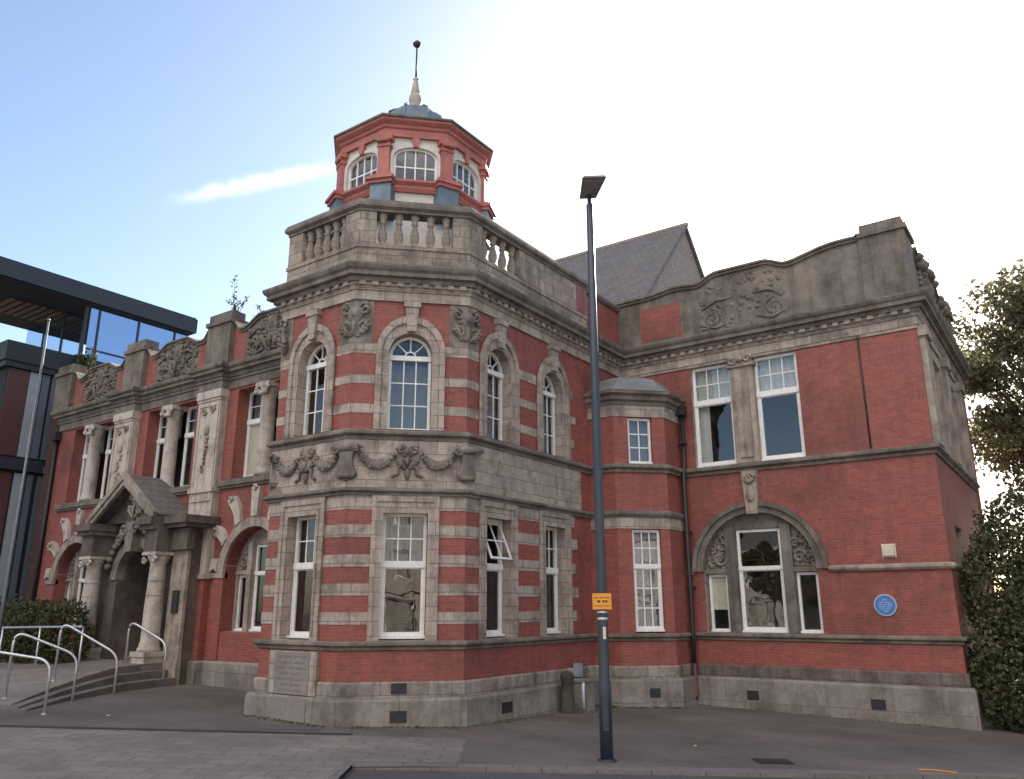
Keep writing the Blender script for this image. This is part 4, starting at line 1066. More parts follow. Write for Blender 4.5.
course(LRUN, [(-0.1, 10.101), (0.14, 10.101), (0.16, 10.22), (0.28, 10.25), (0.28, 10.34), (0.36, 10.40), (0.38, 10.48), (0.38, 10.53), (-0.1, 10.56)], 'cornice', 'dirty')
for c in BAYS:
    f_ = lambda u, c=c: 11.84 + 0.32 * (1 - sstep((abs(u - c) - 0.55) / 0.85)) + 0.36 * sstep((abs(u - c) - 1.62) / 0.40)
    scalloped(fL, c - 2.08, c + 2.08, f_, 10.54, -0.30, 0.0)
    for s_ in (-1, 1):
        a, b = sorted((c + s_ * 1.36, c + s_ * 2.03)); mb = MB(); mb.panel(fL, [(a, 10.7), (b, 10.7), (b, f_(b) - 0.17), ((a + b) / 2, f_((a + b) / 2) - 0.17), (a, f_(a) - 0.17)], [], 0.0006, 0.014); build('brick_inlay', mb, 'brick', LIB)
    mb = MB(); carved_field(mb, fL, c - 1.3, c + 1.3, f_, 10.62, 0.0, 34); build('carved_panel', mb, 'dirty', LIB)
for c in PC:
    mb = MB(); mb.fbox(fL, c - 0.66, c + 0.66, -0.40, 0.20, 10.54, 12.14); mb.fbox(fL, c - 0.72, c + 0.72, -0.46, 0.27, 12.141, 12.29)
    mb.fbox(fL, c - 0.64, c + 0.64, -0.38, 0.18, 12.291, 12.58); build('parapet_pier', mb, 'dirty', LIB)
mb = MB()       # toothed dark brick at the far end
for k in range(38):
    z = 0.2 + k * 0.29; o_ = 0.15 if k % 2 else 0.0
    mb.box(LX0 - 0.86 - o_, LX0 - 0.12, LY - 0.05, LY + 5.9, z, z + 0.285)
build('toothed_brick_end', mb, 'brick_dark', LIB)
mb = MB(); mb.tube([(LX0 - 0.02, LY - 0.12, 9.6), (LX0 - 0.02, LY - 0.12, 0.6)], 0.07, 8); mb.box(LX0 - 0.2, LX0 + 0.16, LY - 0.28, LY - 0.01, 9.3, 9.65); build('downpipe', mb, 'iron', LIB)

# porch
PX = -26.43; PY = 15.22
porch = MB(); fP = Frame(0, PY, 1, 0)
porch.panel(fP, rect(PX - 2.85, PX + 3.05, 0.1, 5.10), [arch(PX, 1.10, 0.75, 3.45, 20)], -1.18, 0)
porch.panel(fP, rect(PX - 1.5, PX + 1.5, 0.75, 5.0), [arch(PX, 1.10, 0.76, 3.45, 20)], 0.001, 0.05)
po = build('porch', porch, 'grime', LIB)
mb = MB(); mb.fbox(fP, PX + 2.25, PX + 3.08, 0.0015, 0.12, 0.1, 4.29); mb.fbox(fP, PX + 2.2, PX + 3.12, 0.0015, 0.17, 0.1, 0.95); build('pier', mb, 'trim', po)
mb = MB(); mb.fbox(fP, PX - 2.88, PX - 2.45, 0.0015, 0.12, 0.1, 5.0); build('pier', mb, 'grime', po)
mb = MB(); arc_ring(mb, fP, PX, 3.45, 1.09, 1.42, -0.2, 0.12); mb.panel(fP, [(PX - 0.2, 4.35), (PX + 0.2, 4.35), (PX + 0.3, 5.35), (PX - 0.3, 5.35)], [], 0.0, 0.42)
for s_ in (-1, 1):
    for q in range(8): a = math.pi * (0.08 + 0.05 * q); mb.blob((PX + s_ * 1.62 * math.cos(a), 0.16, 3.5 + 1.62 * math.sin(a)), 0.13, 0.13, 0.12, 0, 8, 5, fP)
    scroll(mb, fP, PX + s_ * 0.36, 0.42, 5.1, 0.22, 1.4, 0.07, s_); scroll(mb, fP, PX + s_ * 0.9, 0.22, 4.75, 0.24, 1.3, 0.07, -s_)
build('carved_arch', mb, 'carved', po)
for s_ in (-1, 1):
    cx, cy = PX + s_ * 1.98, 14.80
    mb = MB(); mb.box(cx - 0.36, cx + 0.36, cy - 0.36, PY - 0.002, 0.35, 1.05); mb.box(cx - 0.40, cx + 0.40, cy - 0.40, PY - 0.003, 1.051, 1.2)
    mb.lathe(cx, cy, [(0.36, 1.2), (0.36, 1.28), (0.31, 1.34), (0.32, 1.4), (0.285, 1.5), (0.285, 2.4), (0.245, 3.75), (0.25, 3.78), (0.22, 3.83), (0.30, 3.98), (0.36, 4.1), (0.36, 4.14)], 20)
    for z in (1.95, 2.4, 2.9, 3.35): mb.lathe(cx, cy, [(0.289, z), (0.285, z + 0.015)], 20)
    for t in (-1, 1): scroll(mb, fP, cx + t * 0.28, 0.76, 4.0, 0.12, 1.2, 0.05, t)
    mb.box(cx - 0.38, cx + 0.38, cy - 0.38, PY - 0.004, 4.141, 4.24)
    build('column', mb, 'pale', po)
    mb = MB(); mb.box(cx - 0.36, cx + 0.36, cy - 0.36, PY - 0.005, 4.241, 4.95)
    if s_ > 0:
        mb.box(cx + 0.38, PX + 3.20, 14.95, PY - 0.002, 4.30, 4.98)
        mb.box(cx + 0.36, PX + 3.42, 14.72, LY - 0.02, 5.0, 5.12); mb.box(cx + 0.36, PX + 3.55, 14.60, LY - 0.02, 5.121, 5.36)
    mb.box(cx - 0.50, cx + 0.50 if s_ < 0 else cx + 0.34, cy - 0.50, LY - 0.03, 4.951, 5.10); mb.box(cx - 0.62 if s_ < 0 else cx - 0.56, cx + 0.56 if s_ < 0 else cx + 0.34, cy - 0.62, LY - 0.03, 5.101, 5.34)
    build('entablature', mb, 'grime', po)
# steep gabled hood
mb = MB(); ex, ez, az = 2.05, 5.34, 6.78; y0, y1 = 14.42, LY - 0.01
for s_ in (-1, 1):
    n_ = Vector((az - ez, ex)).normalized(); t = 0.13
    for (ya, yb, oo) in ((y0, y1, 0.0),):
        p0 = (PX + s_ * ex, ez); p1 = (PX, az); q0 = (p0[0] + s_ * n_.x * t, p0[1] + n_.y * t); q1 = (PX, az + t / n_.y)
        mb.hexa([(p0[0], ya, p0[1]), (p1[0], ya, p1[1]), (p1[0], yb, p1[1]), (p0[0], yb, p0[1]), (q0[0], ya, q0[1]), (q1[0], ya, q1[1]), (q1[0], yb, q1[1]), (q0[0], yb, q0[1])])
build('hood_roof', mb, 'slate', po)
mb = MB()
for s_ in (-1, 1):
    for (d_, t0, t1) in ((0.0, -0.18, 0.15), (0.06, -0.02, 0.17)):
        p0 = (PX + s_ * (ex + 0.02), ez + t0); p1 = (PX, az + t0 * 1.2); q0 = (PX + s_ * (ex + 0.06), ez + t1); q1 = (PX, az + t1 * 1.2)
        ya, yb = y0 - 0.02 - d_, y0 + 0.10 - d_
        mb.hexa([(p0[0], ya, p0[1]), (p1[0], ya, p1[1]), (p1[0], yb, p1[1]), (p0[0], yb, p0[1]), (q0[0], ya, q0[1]), (q1[0], ya, q1[1]), (q1[0], yb, q1[1]), (q0[0], yb, q0[1])])
build('gable_moulding', mb, 'trim', po)
mb = MB(); mb.panel(fP, [(PX - 1.9, 5.36), (PX + 1.9, 5.36), (PX, 6.72)], [], -0.3, 0.25); build('tympanum', mb, 'grime', po)
mb = MB(); cartouche(mb, fP, PX, 5.95, 0.9, 1.1, 0.28); build('carved_crest', mb, 'trim', po)
mb = MB(); mb.box(PX - 1.2, PX + 1.2, LY + 0.55, LY + 0.63, 0.6, 5.0); mb.box(PX - 0.02, PX + 0.02, LY + 0.53, LY + 0.548, 0.7, 3.3)
for s_ in (-1, 1):
    for z0, z1 in ((0.9, 1.7), (1.9, 3.1)): mb.box(PX + s_ * 0.45 - 0.3, PX + s_ * 0.45 + 0.3, LY + 0.52, LY + 0.549, z0, z1)
mb.box(PX - 1.2, PX + 1.2, LY + 0.5, LY + 0.549, 3.32, 3.44)
build('door', mb, 'door', po)
mb = MB(); mb.fbox(fP, PX + 2.52, PX + 2.86, 0.121, 0.16, 2.35, 3.05); mb.fbox(fP, PX + 2.56, PX + 2.82, 0.161, 0.17, 2.40, 3.0); build('notice_frame', mb, 'iron', po)

# ------------------------------------------------------------------ lantern on the tower
OC = (-15.003, 15.973); AL = 2.05
def octa(a): 
    r_ = a / math.cos(math.pi / 8)
    return [(OC[0] + r_ * math.cos(R(-45 - 22.5 + 45 * k)), OC[1] + r_ * math.sin(R(-45 - 22.5 + 45 * k))) for k in range(8)]
lan = MB(); L2 = AL * math.tan(math.pi / 8)
ff = [Frame(OC[0], OC[1], -math.sin(R(-45 + 45 * k)), math.cos(R(-45 + 45 * k))) for k in range(8)]
WZ0, WZS, WH, WR = 13.84, 14.57, 0.60, 0.30
for fr in ff: lan.panel(fr, rect(-L2, L2, 10.5, 15.16), [arch(0, WH, WZ0, WZS, 12, WR)], AL - 0.16, AL)
lo = build('lantern', lan, 'offwhite', LIB)
mb = MB(); o8 = octa(AL)
mb.sweep(o8, [(-0.05, 13.46), (0.08, 13.46), (0.14, 13.56), (0.14, 13.62), (0.24, 13.70), (0.24, 13.76), (0.10, 13.83), (-0.05, 13.83)], 0, True)
for k in range(8):
    x, y = o8[k]; a = R(-45 - 22.5 + 45 * k); fr = Frame(x, y, -math.sin(a), math.cos(a))
    mb.fbox(fr, -0.34, 0.34, -0.16, 0.27, 13.60, 13.70); mb.fbox(fr, -0.38, 0.38, -0.16, 0.33, 13.701, 13.79); mb.fbox(fr, -0.32, 0.32, -0.16, 0.25, 13.791, 13.86)
build('sill_band', mb, 'pinkred', lo)
for k in range(8):
    x, y = o8[k]; a = R(-45 - 22.5 + 45 * k); fr = Frame(x, y, -math.sin(a), math.cos(a))
    build('lead_pedestal', MB().fbox(fr, -0.30, 0.30, -0.16, 0.21, 12.6, 13.597), 'lead', lo)
for k in range(8):
    mb = MB(); x, y = o8[k]; a = R(-45 - 22.5 + 45 * k); fr = Frame(x, y, -math.sin(a), math.cos(a))
    mb.fbox(fr, -0.17, 0.17, -0.10, 0.09, 13.861, 14.98); mb.fbox(fr, -0.20, 0.20, -0.10, 0.12, 14.80, 14.86); mb.fbox(fr, -0.24, 0.24, -0.10, 0.15, 14.981, 15.145); mb.fbox(fr, -0.20, 0.20, -0.10, 0.12, 13.862, 13.96)
    mb.tube([fr.p(-0.18, 0.13, 14.97), fr.p(0.18, 0.13, 14.97)], 0.05, 8)
    build('pilaster', mb, 'pinkred', lo)
for fr in ff:
    build('keystone', MB().panel(fr, [(-0.07, 14.86), (0.07, 14.86), (0.11, 15.14), (-0.11, 15.14)], [], AL, AL + 0.10), 'pinkred', lo)
mb = MB()
for fr in ff:
    o_ = [(WH * 1.16 * math.cos(math.pi * i / 14), WZS + (WR + .10) * math.sin(math.pi * i / 14)) for i in range(15)]; q_ = [(WH * 1.01 * math.cos(math.pi * i / 14), WZS + WR * 1.01 * math.sin(math.pi * i / 14)) for i in range(15)]
    mb.panel(fr, o_ + q_[::-1], [], AL, AL + 0.05)
    for s_ in (-1, 1):
        a_, b_ = sorted((s_ * WH * 1.01, s_ * WH * 1.16)); mb.fbox(fr, a_, b_, AL, AL + 0.05, WZ0, WZS)
build('window_moulding', mb, 'offwhite', lo)
for fr in ff:
    mb = MB(); mb.panel(fr, arch(0, WH - 0.003, WZ0 + 0.002, WZS, 12, WR - 0.003), [arch(0, WH - 0.06, WZ0 + 0.06, WZS, 12, WR - 0.05)], AL - 0.12, AL - 0.04)
    for i in (-1, 0, 1):
        u = i * WH * 0.47; zt = WZS + WR * math.sqrt(max(0, 1 - (u / WH) ** 2)) - 0.02; mb.fbox(fr, u - 0.018, u + 0.018, AL - 0.10, AL - 0.055, WZ0 + 0.05, zt)
    mb.fbox(fr, -WH + 0.03, WH - 0.03, AL - 0.098, AL - 0.057, WZ0 + 0.43, WZ0 + 0.47)
    mb.panel(fr, arch(0, WH - 0.03, WZ0 + 0.02, WZS, 12, WR - 0.03), [], AL - 0.086, AL - 0.08, 1)
    build('window', mb, ['white', 'glass'], lo)
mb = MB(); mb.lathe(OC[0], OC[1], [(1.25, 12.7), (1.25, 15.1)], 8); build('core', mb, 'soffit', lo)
mb = MB(); mb.sweep(o8, [(-0.2, 15.146), (0.10, 15.146), (0.10, 15.22), (0.05, 15.25), (0.05, 15.40), (0.10, 15.43), (0.12, 15.50), (0.20, 15.55), (0.24, 15.59), (0.24, 15.64), (-0.2, 15.64)], 0, True); build('entablature', mb, 'pinkred', lo)
mb = MB(); mb.sweep(o8, [(-0.2, 15.641), (0.22, 15.641), (0.29, 15.67), (0.29, 15.72), (-0.2, 15.80)], 0, True); build('cornice', mb, 'dirty', lo)
mb = MB(); prof = [(2.0, 15.74), (1.5, 15.95), (1.05, 16.25), (0.92, 16.6), (0.90, 16.95), (0.84, 17.12), (0.68, 17.25), (0.42, 17.34), (0.2, 17.45), (0.16, 17.55)]
mb.lathe(OC[0], OC[1], prof, 8, 0, False, R(-45 - 22.5))
for k in range(8):
    a = R(-45 - 22.5 + 45 * k); mb.tube([(OC[0] + r_ * math.cos(a), OC[1] + r_ * math.sin(a), z + 0.01) for r_, z in prof[:8]], 0.045, 6)
build('dome_roof', mb, 'lead', lo)
mb = MB(); mb.lathe(OC[0], OC[1], [(0.20, 17.5), (0.14, 17.6), (0.17, 17.72), (0.21, 17.85), (0.19, 17.98), (0.11, 18.08), (0.15, 18.12), (0.13, 18.2), (0.10, 18.4), (0.06, 18.56), (0.10, 18.6), (0.05, 18.66)], 12, 0)
mb.lathe(OC[0], OC[1], [(0.032, 18.66), (0.028, 19.8)], 8, 1); mb.lathe(OC[0], OC[1], [(0.03, 19.78), (0.12, 19.86), (0.14, 19.93), (0.08, 20.0), (0.02, 20.06)], 10, 1)
build('finial', mb, ['pale', 'iron'], lo)

# ------------------------------------------------------------------ hall roof behind
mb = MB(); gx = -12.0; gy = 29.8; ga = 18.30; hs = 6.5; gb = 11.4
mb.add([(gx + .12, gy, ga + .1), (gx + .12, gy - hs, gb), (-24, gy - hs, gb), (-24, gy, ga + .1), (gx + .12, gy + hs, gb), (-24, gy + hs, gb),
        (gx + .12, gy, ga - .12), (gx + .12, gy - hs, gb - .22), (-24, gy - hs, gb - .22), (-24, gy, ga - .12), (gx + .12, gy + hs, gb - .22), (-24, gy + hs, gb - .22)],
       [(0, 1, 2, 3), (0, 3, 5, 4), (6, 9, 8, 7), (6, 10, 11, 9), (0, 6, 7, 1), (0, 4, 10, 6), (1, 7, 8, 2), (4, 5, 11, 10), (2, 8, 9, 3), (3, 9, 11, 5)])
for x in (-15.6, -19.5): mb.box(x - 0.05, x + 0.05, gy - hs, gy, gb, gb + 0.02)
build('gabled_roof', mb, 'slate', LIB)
mb = MB(); mb.add([(gx, gy, ga - .15), (gx, gy - hs + .2, gb), (gx, gy + hs - .2, gb), (gx - .3, gy, ga - .15), (gx - .3, gy - hs + .2, gb), (gx - .3, gy + hs - .2, gb)], [(0, 1, 2), (3, 5, 4), (0, 3, 4, 1), (0, 2, 5, 3), (1, 4, 5, 2)])
mb.box(gx - .3, gx - 0.001, gy - hs + .2, gy + hs - .2, 10.4, gb - 0.001)
build('gable_wall', mb, 'tilehung', LIB)
mb = MB(); mb.tube([(gx + 0.16, gy, ga + 0.06), (-24, gy, ga + 0.12)], 0.11, 8); build('ridge_tiles', mb, 'tilehung', LIB)

# ------------------------------------------------------------------ modern building at the far left
MOD = thing('modern_building', (-44, 14, 0), 'modern dark clad building with a cantilevered flat roof beyond the flagpole', 'building')
mb = MB(); mb.box(-43.6, -37, -8, 23.1, 16.66, 17.42); mb.box(-43.5, -37.06, -8, 23.04, 17.421, 17.5); build('cantilever_roof', mb, 'clad', MOD)
mb = MB(); mb.box(-43.55, -37.12, -7.9, 22.98, 16.60, 16.655); build('soffit', mb, 'soffit', MOD)
mb = MB()
for i in range(9): y = 14.9 + i * 0.36; mb.box(-41.8, -39.4, y, y + 0.22, 16.54, 16.598)
build('soffit_slats', mb, 'timber', MOD)
mb = MB(); mb.box(-43.4, -37.48, 17.47, 17.50, 6, 16.59); build('corner_glazing', mb, 'cglass', MOD)
mb = MB(); mb.box(-43.4, -37.5, 17.6, 22.8, 5.8, 9.0); build('upper_block', mb, 'soffit', MOD)
mb = MB(); mb.box(-37.42, -37.40, 17.69, 22.85, 6, 16.58); build('curtain_wall', mb, 'mglass', MOD)
mb = MB()
for y in (18.12, 20.12, 22.1): mb.box(-37.46, -37.34, y - 0.04, y + 0.04, 6, 16.58)
for z in (14.45, 12.3): mb.box(-37.45, -37.35, 17.69, 22.85, z - 0.035, z + 0.035)
build('curtain_wall_mullions', mb, 'clad', MOD)
mb = MB(); mb.box(-37.52, -37.36, 17.42, 17.56, 6, 16.58)
for x in (-39.5, -41.5): mb.box(x - 0.05, x + 0.05, 17.44, 17.54, 6, 16.58)
build('corner_mullion', mb, 'clad', MOD)
mb = MB(); mb.box(-50, -36.3, 14.1, 22.4, -0.2, 12.7); build('lower_block', mb, 'soffit', MOD)
mb = MB(); mb.box(-50, -36.0, 13.8, 22.4, 12.71, 13.55); mb.box(-50, -36.08, 13.88, 22.4, 12.45, 12.708); build('canopy_fascia', mb, 'darkclad', MOD)
for y0_, y1_, mt_ in ((14.12, 14.95, 'panelred'), (14.98, 15.45, 'panelgrey'), (15.50, 15.80, 'panelblue'), (15.92, 16.5, 'panelblue'), (16.6, 17.4, 'panelgrey')):
    mb = MB(); mb.box(-36.32, -36.22, y0_, y1_, 8.7, 12.42); mb.box(-36.32, -36.22, y0_ + 0.02, y1_ - 0.05, 1.0, 8.0); build('facade_panel', mb, mt_, MOD)
mb = MB(); mb.box(-36.4, -36.05, 14.0, 22.3, 8.1, 8.6); build('canopy_band', mb, 'clad', MOD)

# ------------------------------------------------------------------ terrace, steps
def tz(x, y): return max(0.30, min(0.86, 0.32 + (y - 9.2) * 0.13))
edge = [(-23.30, 15.10), (-23.15, 14.3), (-22.75, 13.2), (-22.2, 12.1), (-21.5, 11.0), (-20.8, 10.1), (-20.2, 9.4)]
def terrace(name, off, dz, mat):
    mb = MB(); vs = []; fs = []
    nS = 10
    for (x, y) in edge:
        for j in range(nS + 1):
            t = j / nS; xx = x - off - t * (14.0 - off); yy = y - t * 3.2 if y < 14 else y
            z = tz(xx, yy) if dz is None else gz(xx, yy) + (tz(xx, yy) - gz(xx, yy)) * dz
            vs.append((xx, yy, z))
    for i in range(len(edge) - 1):
        for j in range(nS): fs.append((i * (nS + 1) + j, (i + 1) * (nS + 1) + j, (i + 1) * (nS + 1) + j + 1, i * (nS + 1) + j + 1))
    k = len(vs); vs += [(a, b, c - 0.9) for a, b, c in vs]
    for i in range(len(edge) - 1):
        a, b = i * (nS + 1), (i + 1) * (nS + 1); fs.append((a, b, k + b, k + a))
    j0 = (len(edge) - 1) * (nS + 1)
    for j in range(nS): fs.append((j0 + j, j0 + j + 1, k + j0 + j + 1, k + j0 + j))
    mb.add(vs, fs); o = build(name, mb, mat); o['kind'] = 'structure'
terrace('terrace', 0.75, None, 'paving'); terrace('step', 0.38, 0.68, 'step'); terrace('step', 0.0, 0.34, 'step')

# ------------------------------------------------------------------ handrails
def arc_path(p, q, ht_p, ht_q, r_=0.32):
    """hoop from foot p (higher) to foot q"""
    P0 = Vector(p); Q0 = Vector(q); P1 = P0 + Vector((0, 0, ht_p)); Q1 = Q0 + Vector((0, 0, ht_q))
    def corner(a, b, c, n=7):
        u = (a - b).normalized(); v = (c - b).normalized(); s_ = b + u * r_; e_ = b + v * r_
        return [s_ * (1 - t) ** 2 + b * 2 * t * (1 - t) + e_ * t * t for t in [i / n for i in range(n + 1)]]
    return [P0] + corner(P0, P1, Q1) + corner(P1, Q1, Q0) + [Q0]
HR = [((-24.85, 14.30, 0.78), (-23.35, 14.70, 0.17), 1.35, 1.30, 'short hooped steel handrail beside the porch column, furthest right of the hoops'),
      ((-23.40, 11.50, 0.60), (-22.10, 12.50, 0.17), 1.55, 1.10, 'tall hooped steel handrail joined to the straight rail by the hedge'),
      ((-22.10, 9.75, 0.37), (-21.20, 10.94, 0.20), 1.60, 1.15, 'hooped steel handrail standing between the tall hoop and the lowest hoop'),
      ((-20.70, 8.35, 0.22), (-19.45, 9.45, 0.22), 1.42, 1.15, 'lowest hooped steel handrail nearest the street, cut by the left edge')]
for p, q, a, b, lab in HR:
    t = thing('handrail', (p[0], p[1], p[2]), lab, 'handrail', 'hooped handrails on the entrance steps')
    mb = MB(); mb.tube(arc_path((p[0], p[1], p[2] - 0.1), (q[0], q[1], q[2] - 0.15), a + 0.1, b + 0.15), 0.033, 10); build('hoop', mb, 'steel', t)
    for (x, y, z) in (p, q):
        mb = MB(); mb.lathe(x, y, [(0.07, z - 0.02), (0.07, z + 0.015), (0.04, z + 0.03)], 12); build('foot_plate', mb, 'steel', t)
t = thing('guard_rail', (-28, 12.5, 0.8), 'straight steel guard rail on posts in front of the hedge', 'railing')
mb = MB(); mb.tube([(-33.5, 12.5, 1.83), (-24.2, 12.5, 1.99), (-23.75, 12.2, 2.0)], 0.033, 8); build('top_rail', mb, 'steel', t)
for x in (-31.8, -29.2, -26.7, -24.15):
    mb = MB(); mb.tube([(x, 12.5, 0.5), (x, 12.5, 1.83 + (x + 33.5) * 0.0172)], 0.03, 8); build('post', mb, 'steel', t)

# ------------------------------------------------------------------ street lamp
lx, ly = -7.32, 13.14; lz = gz(lx, ly)
LAMP = thing('street_lamp', (lx, ly, lz), 'tall navy street lamp column with a yellow plate standing on the pavement', 'street lamp')
mb = MB(); mb.lathe(lx, ly, [(0.115, lz - 0.05), (0.112, lz + 1.25), (0.094, lz + 1.34), (0.092, lz + 2.1), (0.09, 2.45), (0.086, 5.0), (0.072, 10.55), (0.045, 10.6), (0.045, 10.8)], 16); pole = build('pole', mb, 'lamp', LAMP)
tl = Vector((-lx, -ly, 0)).normalized(); side = Vector((-tl.y, tl.x, 0))     # towards the road
if side.dot(Vector((0.8156, 0.5786, 0))) < 0: side = -side
o0 = Vector((lx, ly, 10.78))
def hp(a, b, z): v = o0 + side * a + tl * b; return (v.x, v.y, o0.z + z)
mb = MB(); mb.hexa([hp(-0.21, -0.10, -0.02), hp(0.14, -0.10, -0.02), hp(0.36, 0.50, 0.12), hp(-0.13, 0.50, 0.14), hp(-0.19, -0.10, 0.07), hp(0.12, -0.10, 0.07), hp(0.32, 0.44, 0.20), hp(-0.09, 0.44, 0.21)])
hd = build('lamp_head', mb, 'lamphead', LAMP)
mb = MB(); mb.hexa([hp(-0.14, 0.0, -0.005), hp(0.10, 0.0, -0.005), hp(0.26, 0.40, 0.088), hp(-0.08, 0.40, 0.10), hp(-0.14, 0.0, 0.05), hp(0.10, 0.0, 0.05), hp(0.26, 0.40, 0.15), hp(-0.08, 0.40, 0.16)]); build('diffuser', mb, 'lamphead', hd)
fy = Frame(lx, ly, side.x, side.y)
if fy.n[0] * tl.x + fy.n[1] * tl.y < 0: fy = Frame(lx, ly, -side.x, -side.y)
mb = MB(); mb.fbox(fy, -0.17, 0.17, 0.10, 0.106, 2.46, 2.74); mb.fbox(fy, -0.05, 0.05, 0.05, 0.10, 2.5, 2.7); yo = build('notice_plate', mb, 'yellow', LAMP)
mb = MB()
for (z, us, h_) in ((2.665, [(-0.14, -0.06), (-0.045, 0.03), (0.045, 0.13)], 0.012), (2.60, [(-0.085, -0.03), (0.01, 0.05), (0.06, 0.10)], 0.035), (2.52, [(-0.14, -0.08), (-0.06, 0.02), (0.04, 0.14)], 0.01)):
    for a, b in us: mb.fbox(fy, a, b, 0.1061, 0.1085, z - h_ / 2, z + h_ / 2)
build('notice_lines', mb, 'ink', yo)
mb = MB(); mb.fbox(fy, 0.0, 0.055, 0.09, 0.0975, 1.95, 2.16); build('sticker', mb, 'cream', LAMP)
mb = MB(); mb.lathe(lx, ly, [(0.094, 2.27), (0.098, 2.28), (0.098, 2.31), (0.094, 2.32)], 16); mb.lathe(lx, ly, [(0.094, 2.39), (0.098, 2.40), (0.098, 2.42), (0.094, 2.43)], 16); build('clamp_band', mb, 'steel', LAMP)
mb = MB(); mb.panel(fy, rect(-0.05, 0.05, lz + 0.5, lz + 1.05), [], 0.09, 0.119); build('access_door', mb, 'lamp', LAMP)

# ------------------------------------------------------------------ flagpole
FP = thing('flagpole', (-28.28, 12.0, 0.6), 'slim pale grey flagpole rising in front of the modern building', 'flagpole')
mb = MB(); mb.lathe(-28.28, 12.0, [(0.065, 0.4), (0.06, 3.0), (0.034, 12.15)], 12); build('pole', mb, 'pole', FP)
mb = MB(); mb.lathe(-28.28, 12.0, [(0.034, 12.15), (0.055, 12.19), (0.045, 12.24), (0.015, 12.27)], 10); build('truck', mb, 'pole', FP)

# ------------------------------------------------------------------ small things on and by the walls
PL = thing('wall_plaque', (-4.42, RY, 2.53), 'round blue commemorative plaque on the red brick wall of the right wing', 'plaque')
def disc(mb, fr, u, z, r_, d0, d1, seg=32, mi=0): mb.panel(fr, [(u + r_ * math.cos(2 * math.pi * i / seg), z + r_ * math.sin(2 * math.pi * i / seg)) for i in range(seg)], [], d0, d1, mi)
mb = MB(); disc(mb, fR, -4.42, 2.53, 0.27, 0.0, 0.035); build('rim', mb, 'enamelwhite', PL)
mb = MB(); disc(mb, fR, -4.42, 2.53, 0.245, 0.0352, 0.042); build('disc', mb, 'blue', PL)
mb = MB()
for z, us in ((2.66, [(-.06, .06)]), (2.60, [(-.13, -.02), (.0, .12)]), (2.545, [(-.17, -.08), (-.06, .04), (.06, .17)]), (2.49, [(-.16, .0), (.02, .15)]), (2.435, [(-.12, -.04), (-.02, .11)]), (2.38, [(-.06, .06)])):
    for a, b in us:
        n = max(2, int((b - a) / 0.022))
        for i in range(n): u = -4.42 + a + (b - a) * (i + 0.5) / n; mb.fbox(fR, u - 0.006, u + 0.006, 0.0421, 0.0435, z - 0.014, z + 0.014)
build('lettering', mb, 'enamelwhite', PL)
AB_ = thing('alarm_box', (-4.18, RY, 3.88), 'small square cream alarm box high on the red brick wall above the blue plaque', 'alarm box')
mb = MB(); mb.hexa([fR.p(-4.33, 0, 3.74), fR.p(-4.03, 0, 3.74), fR.p(-4.05, 0.10, 3.76), fR.p(-4.31, 0.10, 3.76), fR.p(-4.33, 0, 4.04), fR.p(-4.03, 0, 4.04), fR.p(-4.05, 0.10, 4.02), fR.p(-4.31, 0.10, 4.02)]); build('cover', mb, 'cream', AB_)
mb = MB(); mb.fbox(fR, -4.35, -4.01, -0.001, 0.012, 3.72, 4.06); build('backplate', mb, 'blind', AB_)
PO = thing('stone_post', (-11.28, 18.32, -0.15), 'stubby mossy stone post against the tower plinth', 'post')
mb = MB(); mb.lathe(-11.28, 18.32, [(0.20, -0.3), (0.20, 0.0), (0.165, 0.03), (0.16, 0.72), (0.18, 0.75), (0.18, 0.82), (0.13, 0.9), (0.0, 0.94)], 10); build('shaft', mb, 'moss', PO)
UC = thing('utility_cabinet', (-11.3, 19.05, -0.15), 'low grey stone cabinet with a white conduit beside the mossy post', 'cabinet')
mb = MB(); mb.box(-11.54, -11.12, 18.78, 19.4, -0.3, 0.62); mb.box(-11.54, -11.08, 18.75, 19.44, 0.621, 0.68); build('box', mb, 'plinth', UC)
mb = MB(); mb.tube([(-11.10, 18.80, 0.0), (-11.10, 18.80, 0.64)], 0.04, 8); build('conduit', mb, 'enamelwhite', UC)
MX = thing('meter_box', (-11.64, 19.36, 0.75), 'small white meter box on the plinth course beside the tower corner', 'meter box')
mb = MB(); mb.fbox(fCD, 19.24, 19.5, 0.06, 0.20, 0.72, 1.05); build('box', mb, 'panelgrey', MX)
mb = MB(); mb.fbox(fCD, 19.26, 19.48, 0.2005, 0.21, 0.75, 1.02); build('door', mb, 'panelgrey', MX)

# ------------------------------------------------------------------ foliage
def leaf_quads(mb, pts, size, sv=0.4, droop=0.0):
    vs = []; fs = []
    for p in pts:
        a = Vector((random.gauss(0, 1), random.gauss(0, 1), random.gauss(0, 1) + 0.3)).normalized()
        b = a.cross(Vector((random.gauss(0, 1), random.gauss(0, 1), random.gauss(0, 1)))).normalized(); c = a.cross(b)
        L_ = size * random.uniform(1 - sv, 1 + sv); W_ = L_ * random.uniform(0.5, 0.7)
        k = len(vs); q = Vector(p)
        vs += [q - b * L_ * 0.5, q + c * W_ * 0.5 + a * L_ * 0.08, q + b * L_ * 0.5, q - c * W_ * 0.5 + a * L_ * 0.08]
        fs.append((k, k + 1, k + 2, k + 3))
    mb.add(vs, fs)
def clump(c, r, n, flat=1.0, shell=0.55):
    out = []
    for _ in range(n):
        v = Vector((random.gauss(0, 1), random.gauss(0, 1), random.gauss(0, 1))).normalized() * (r * random.uniform(shell, 1.0) ** 0.7)
        out.append((c[0] + v.x, c[1] + v.y, c[2] + v.z * flat))
    return out

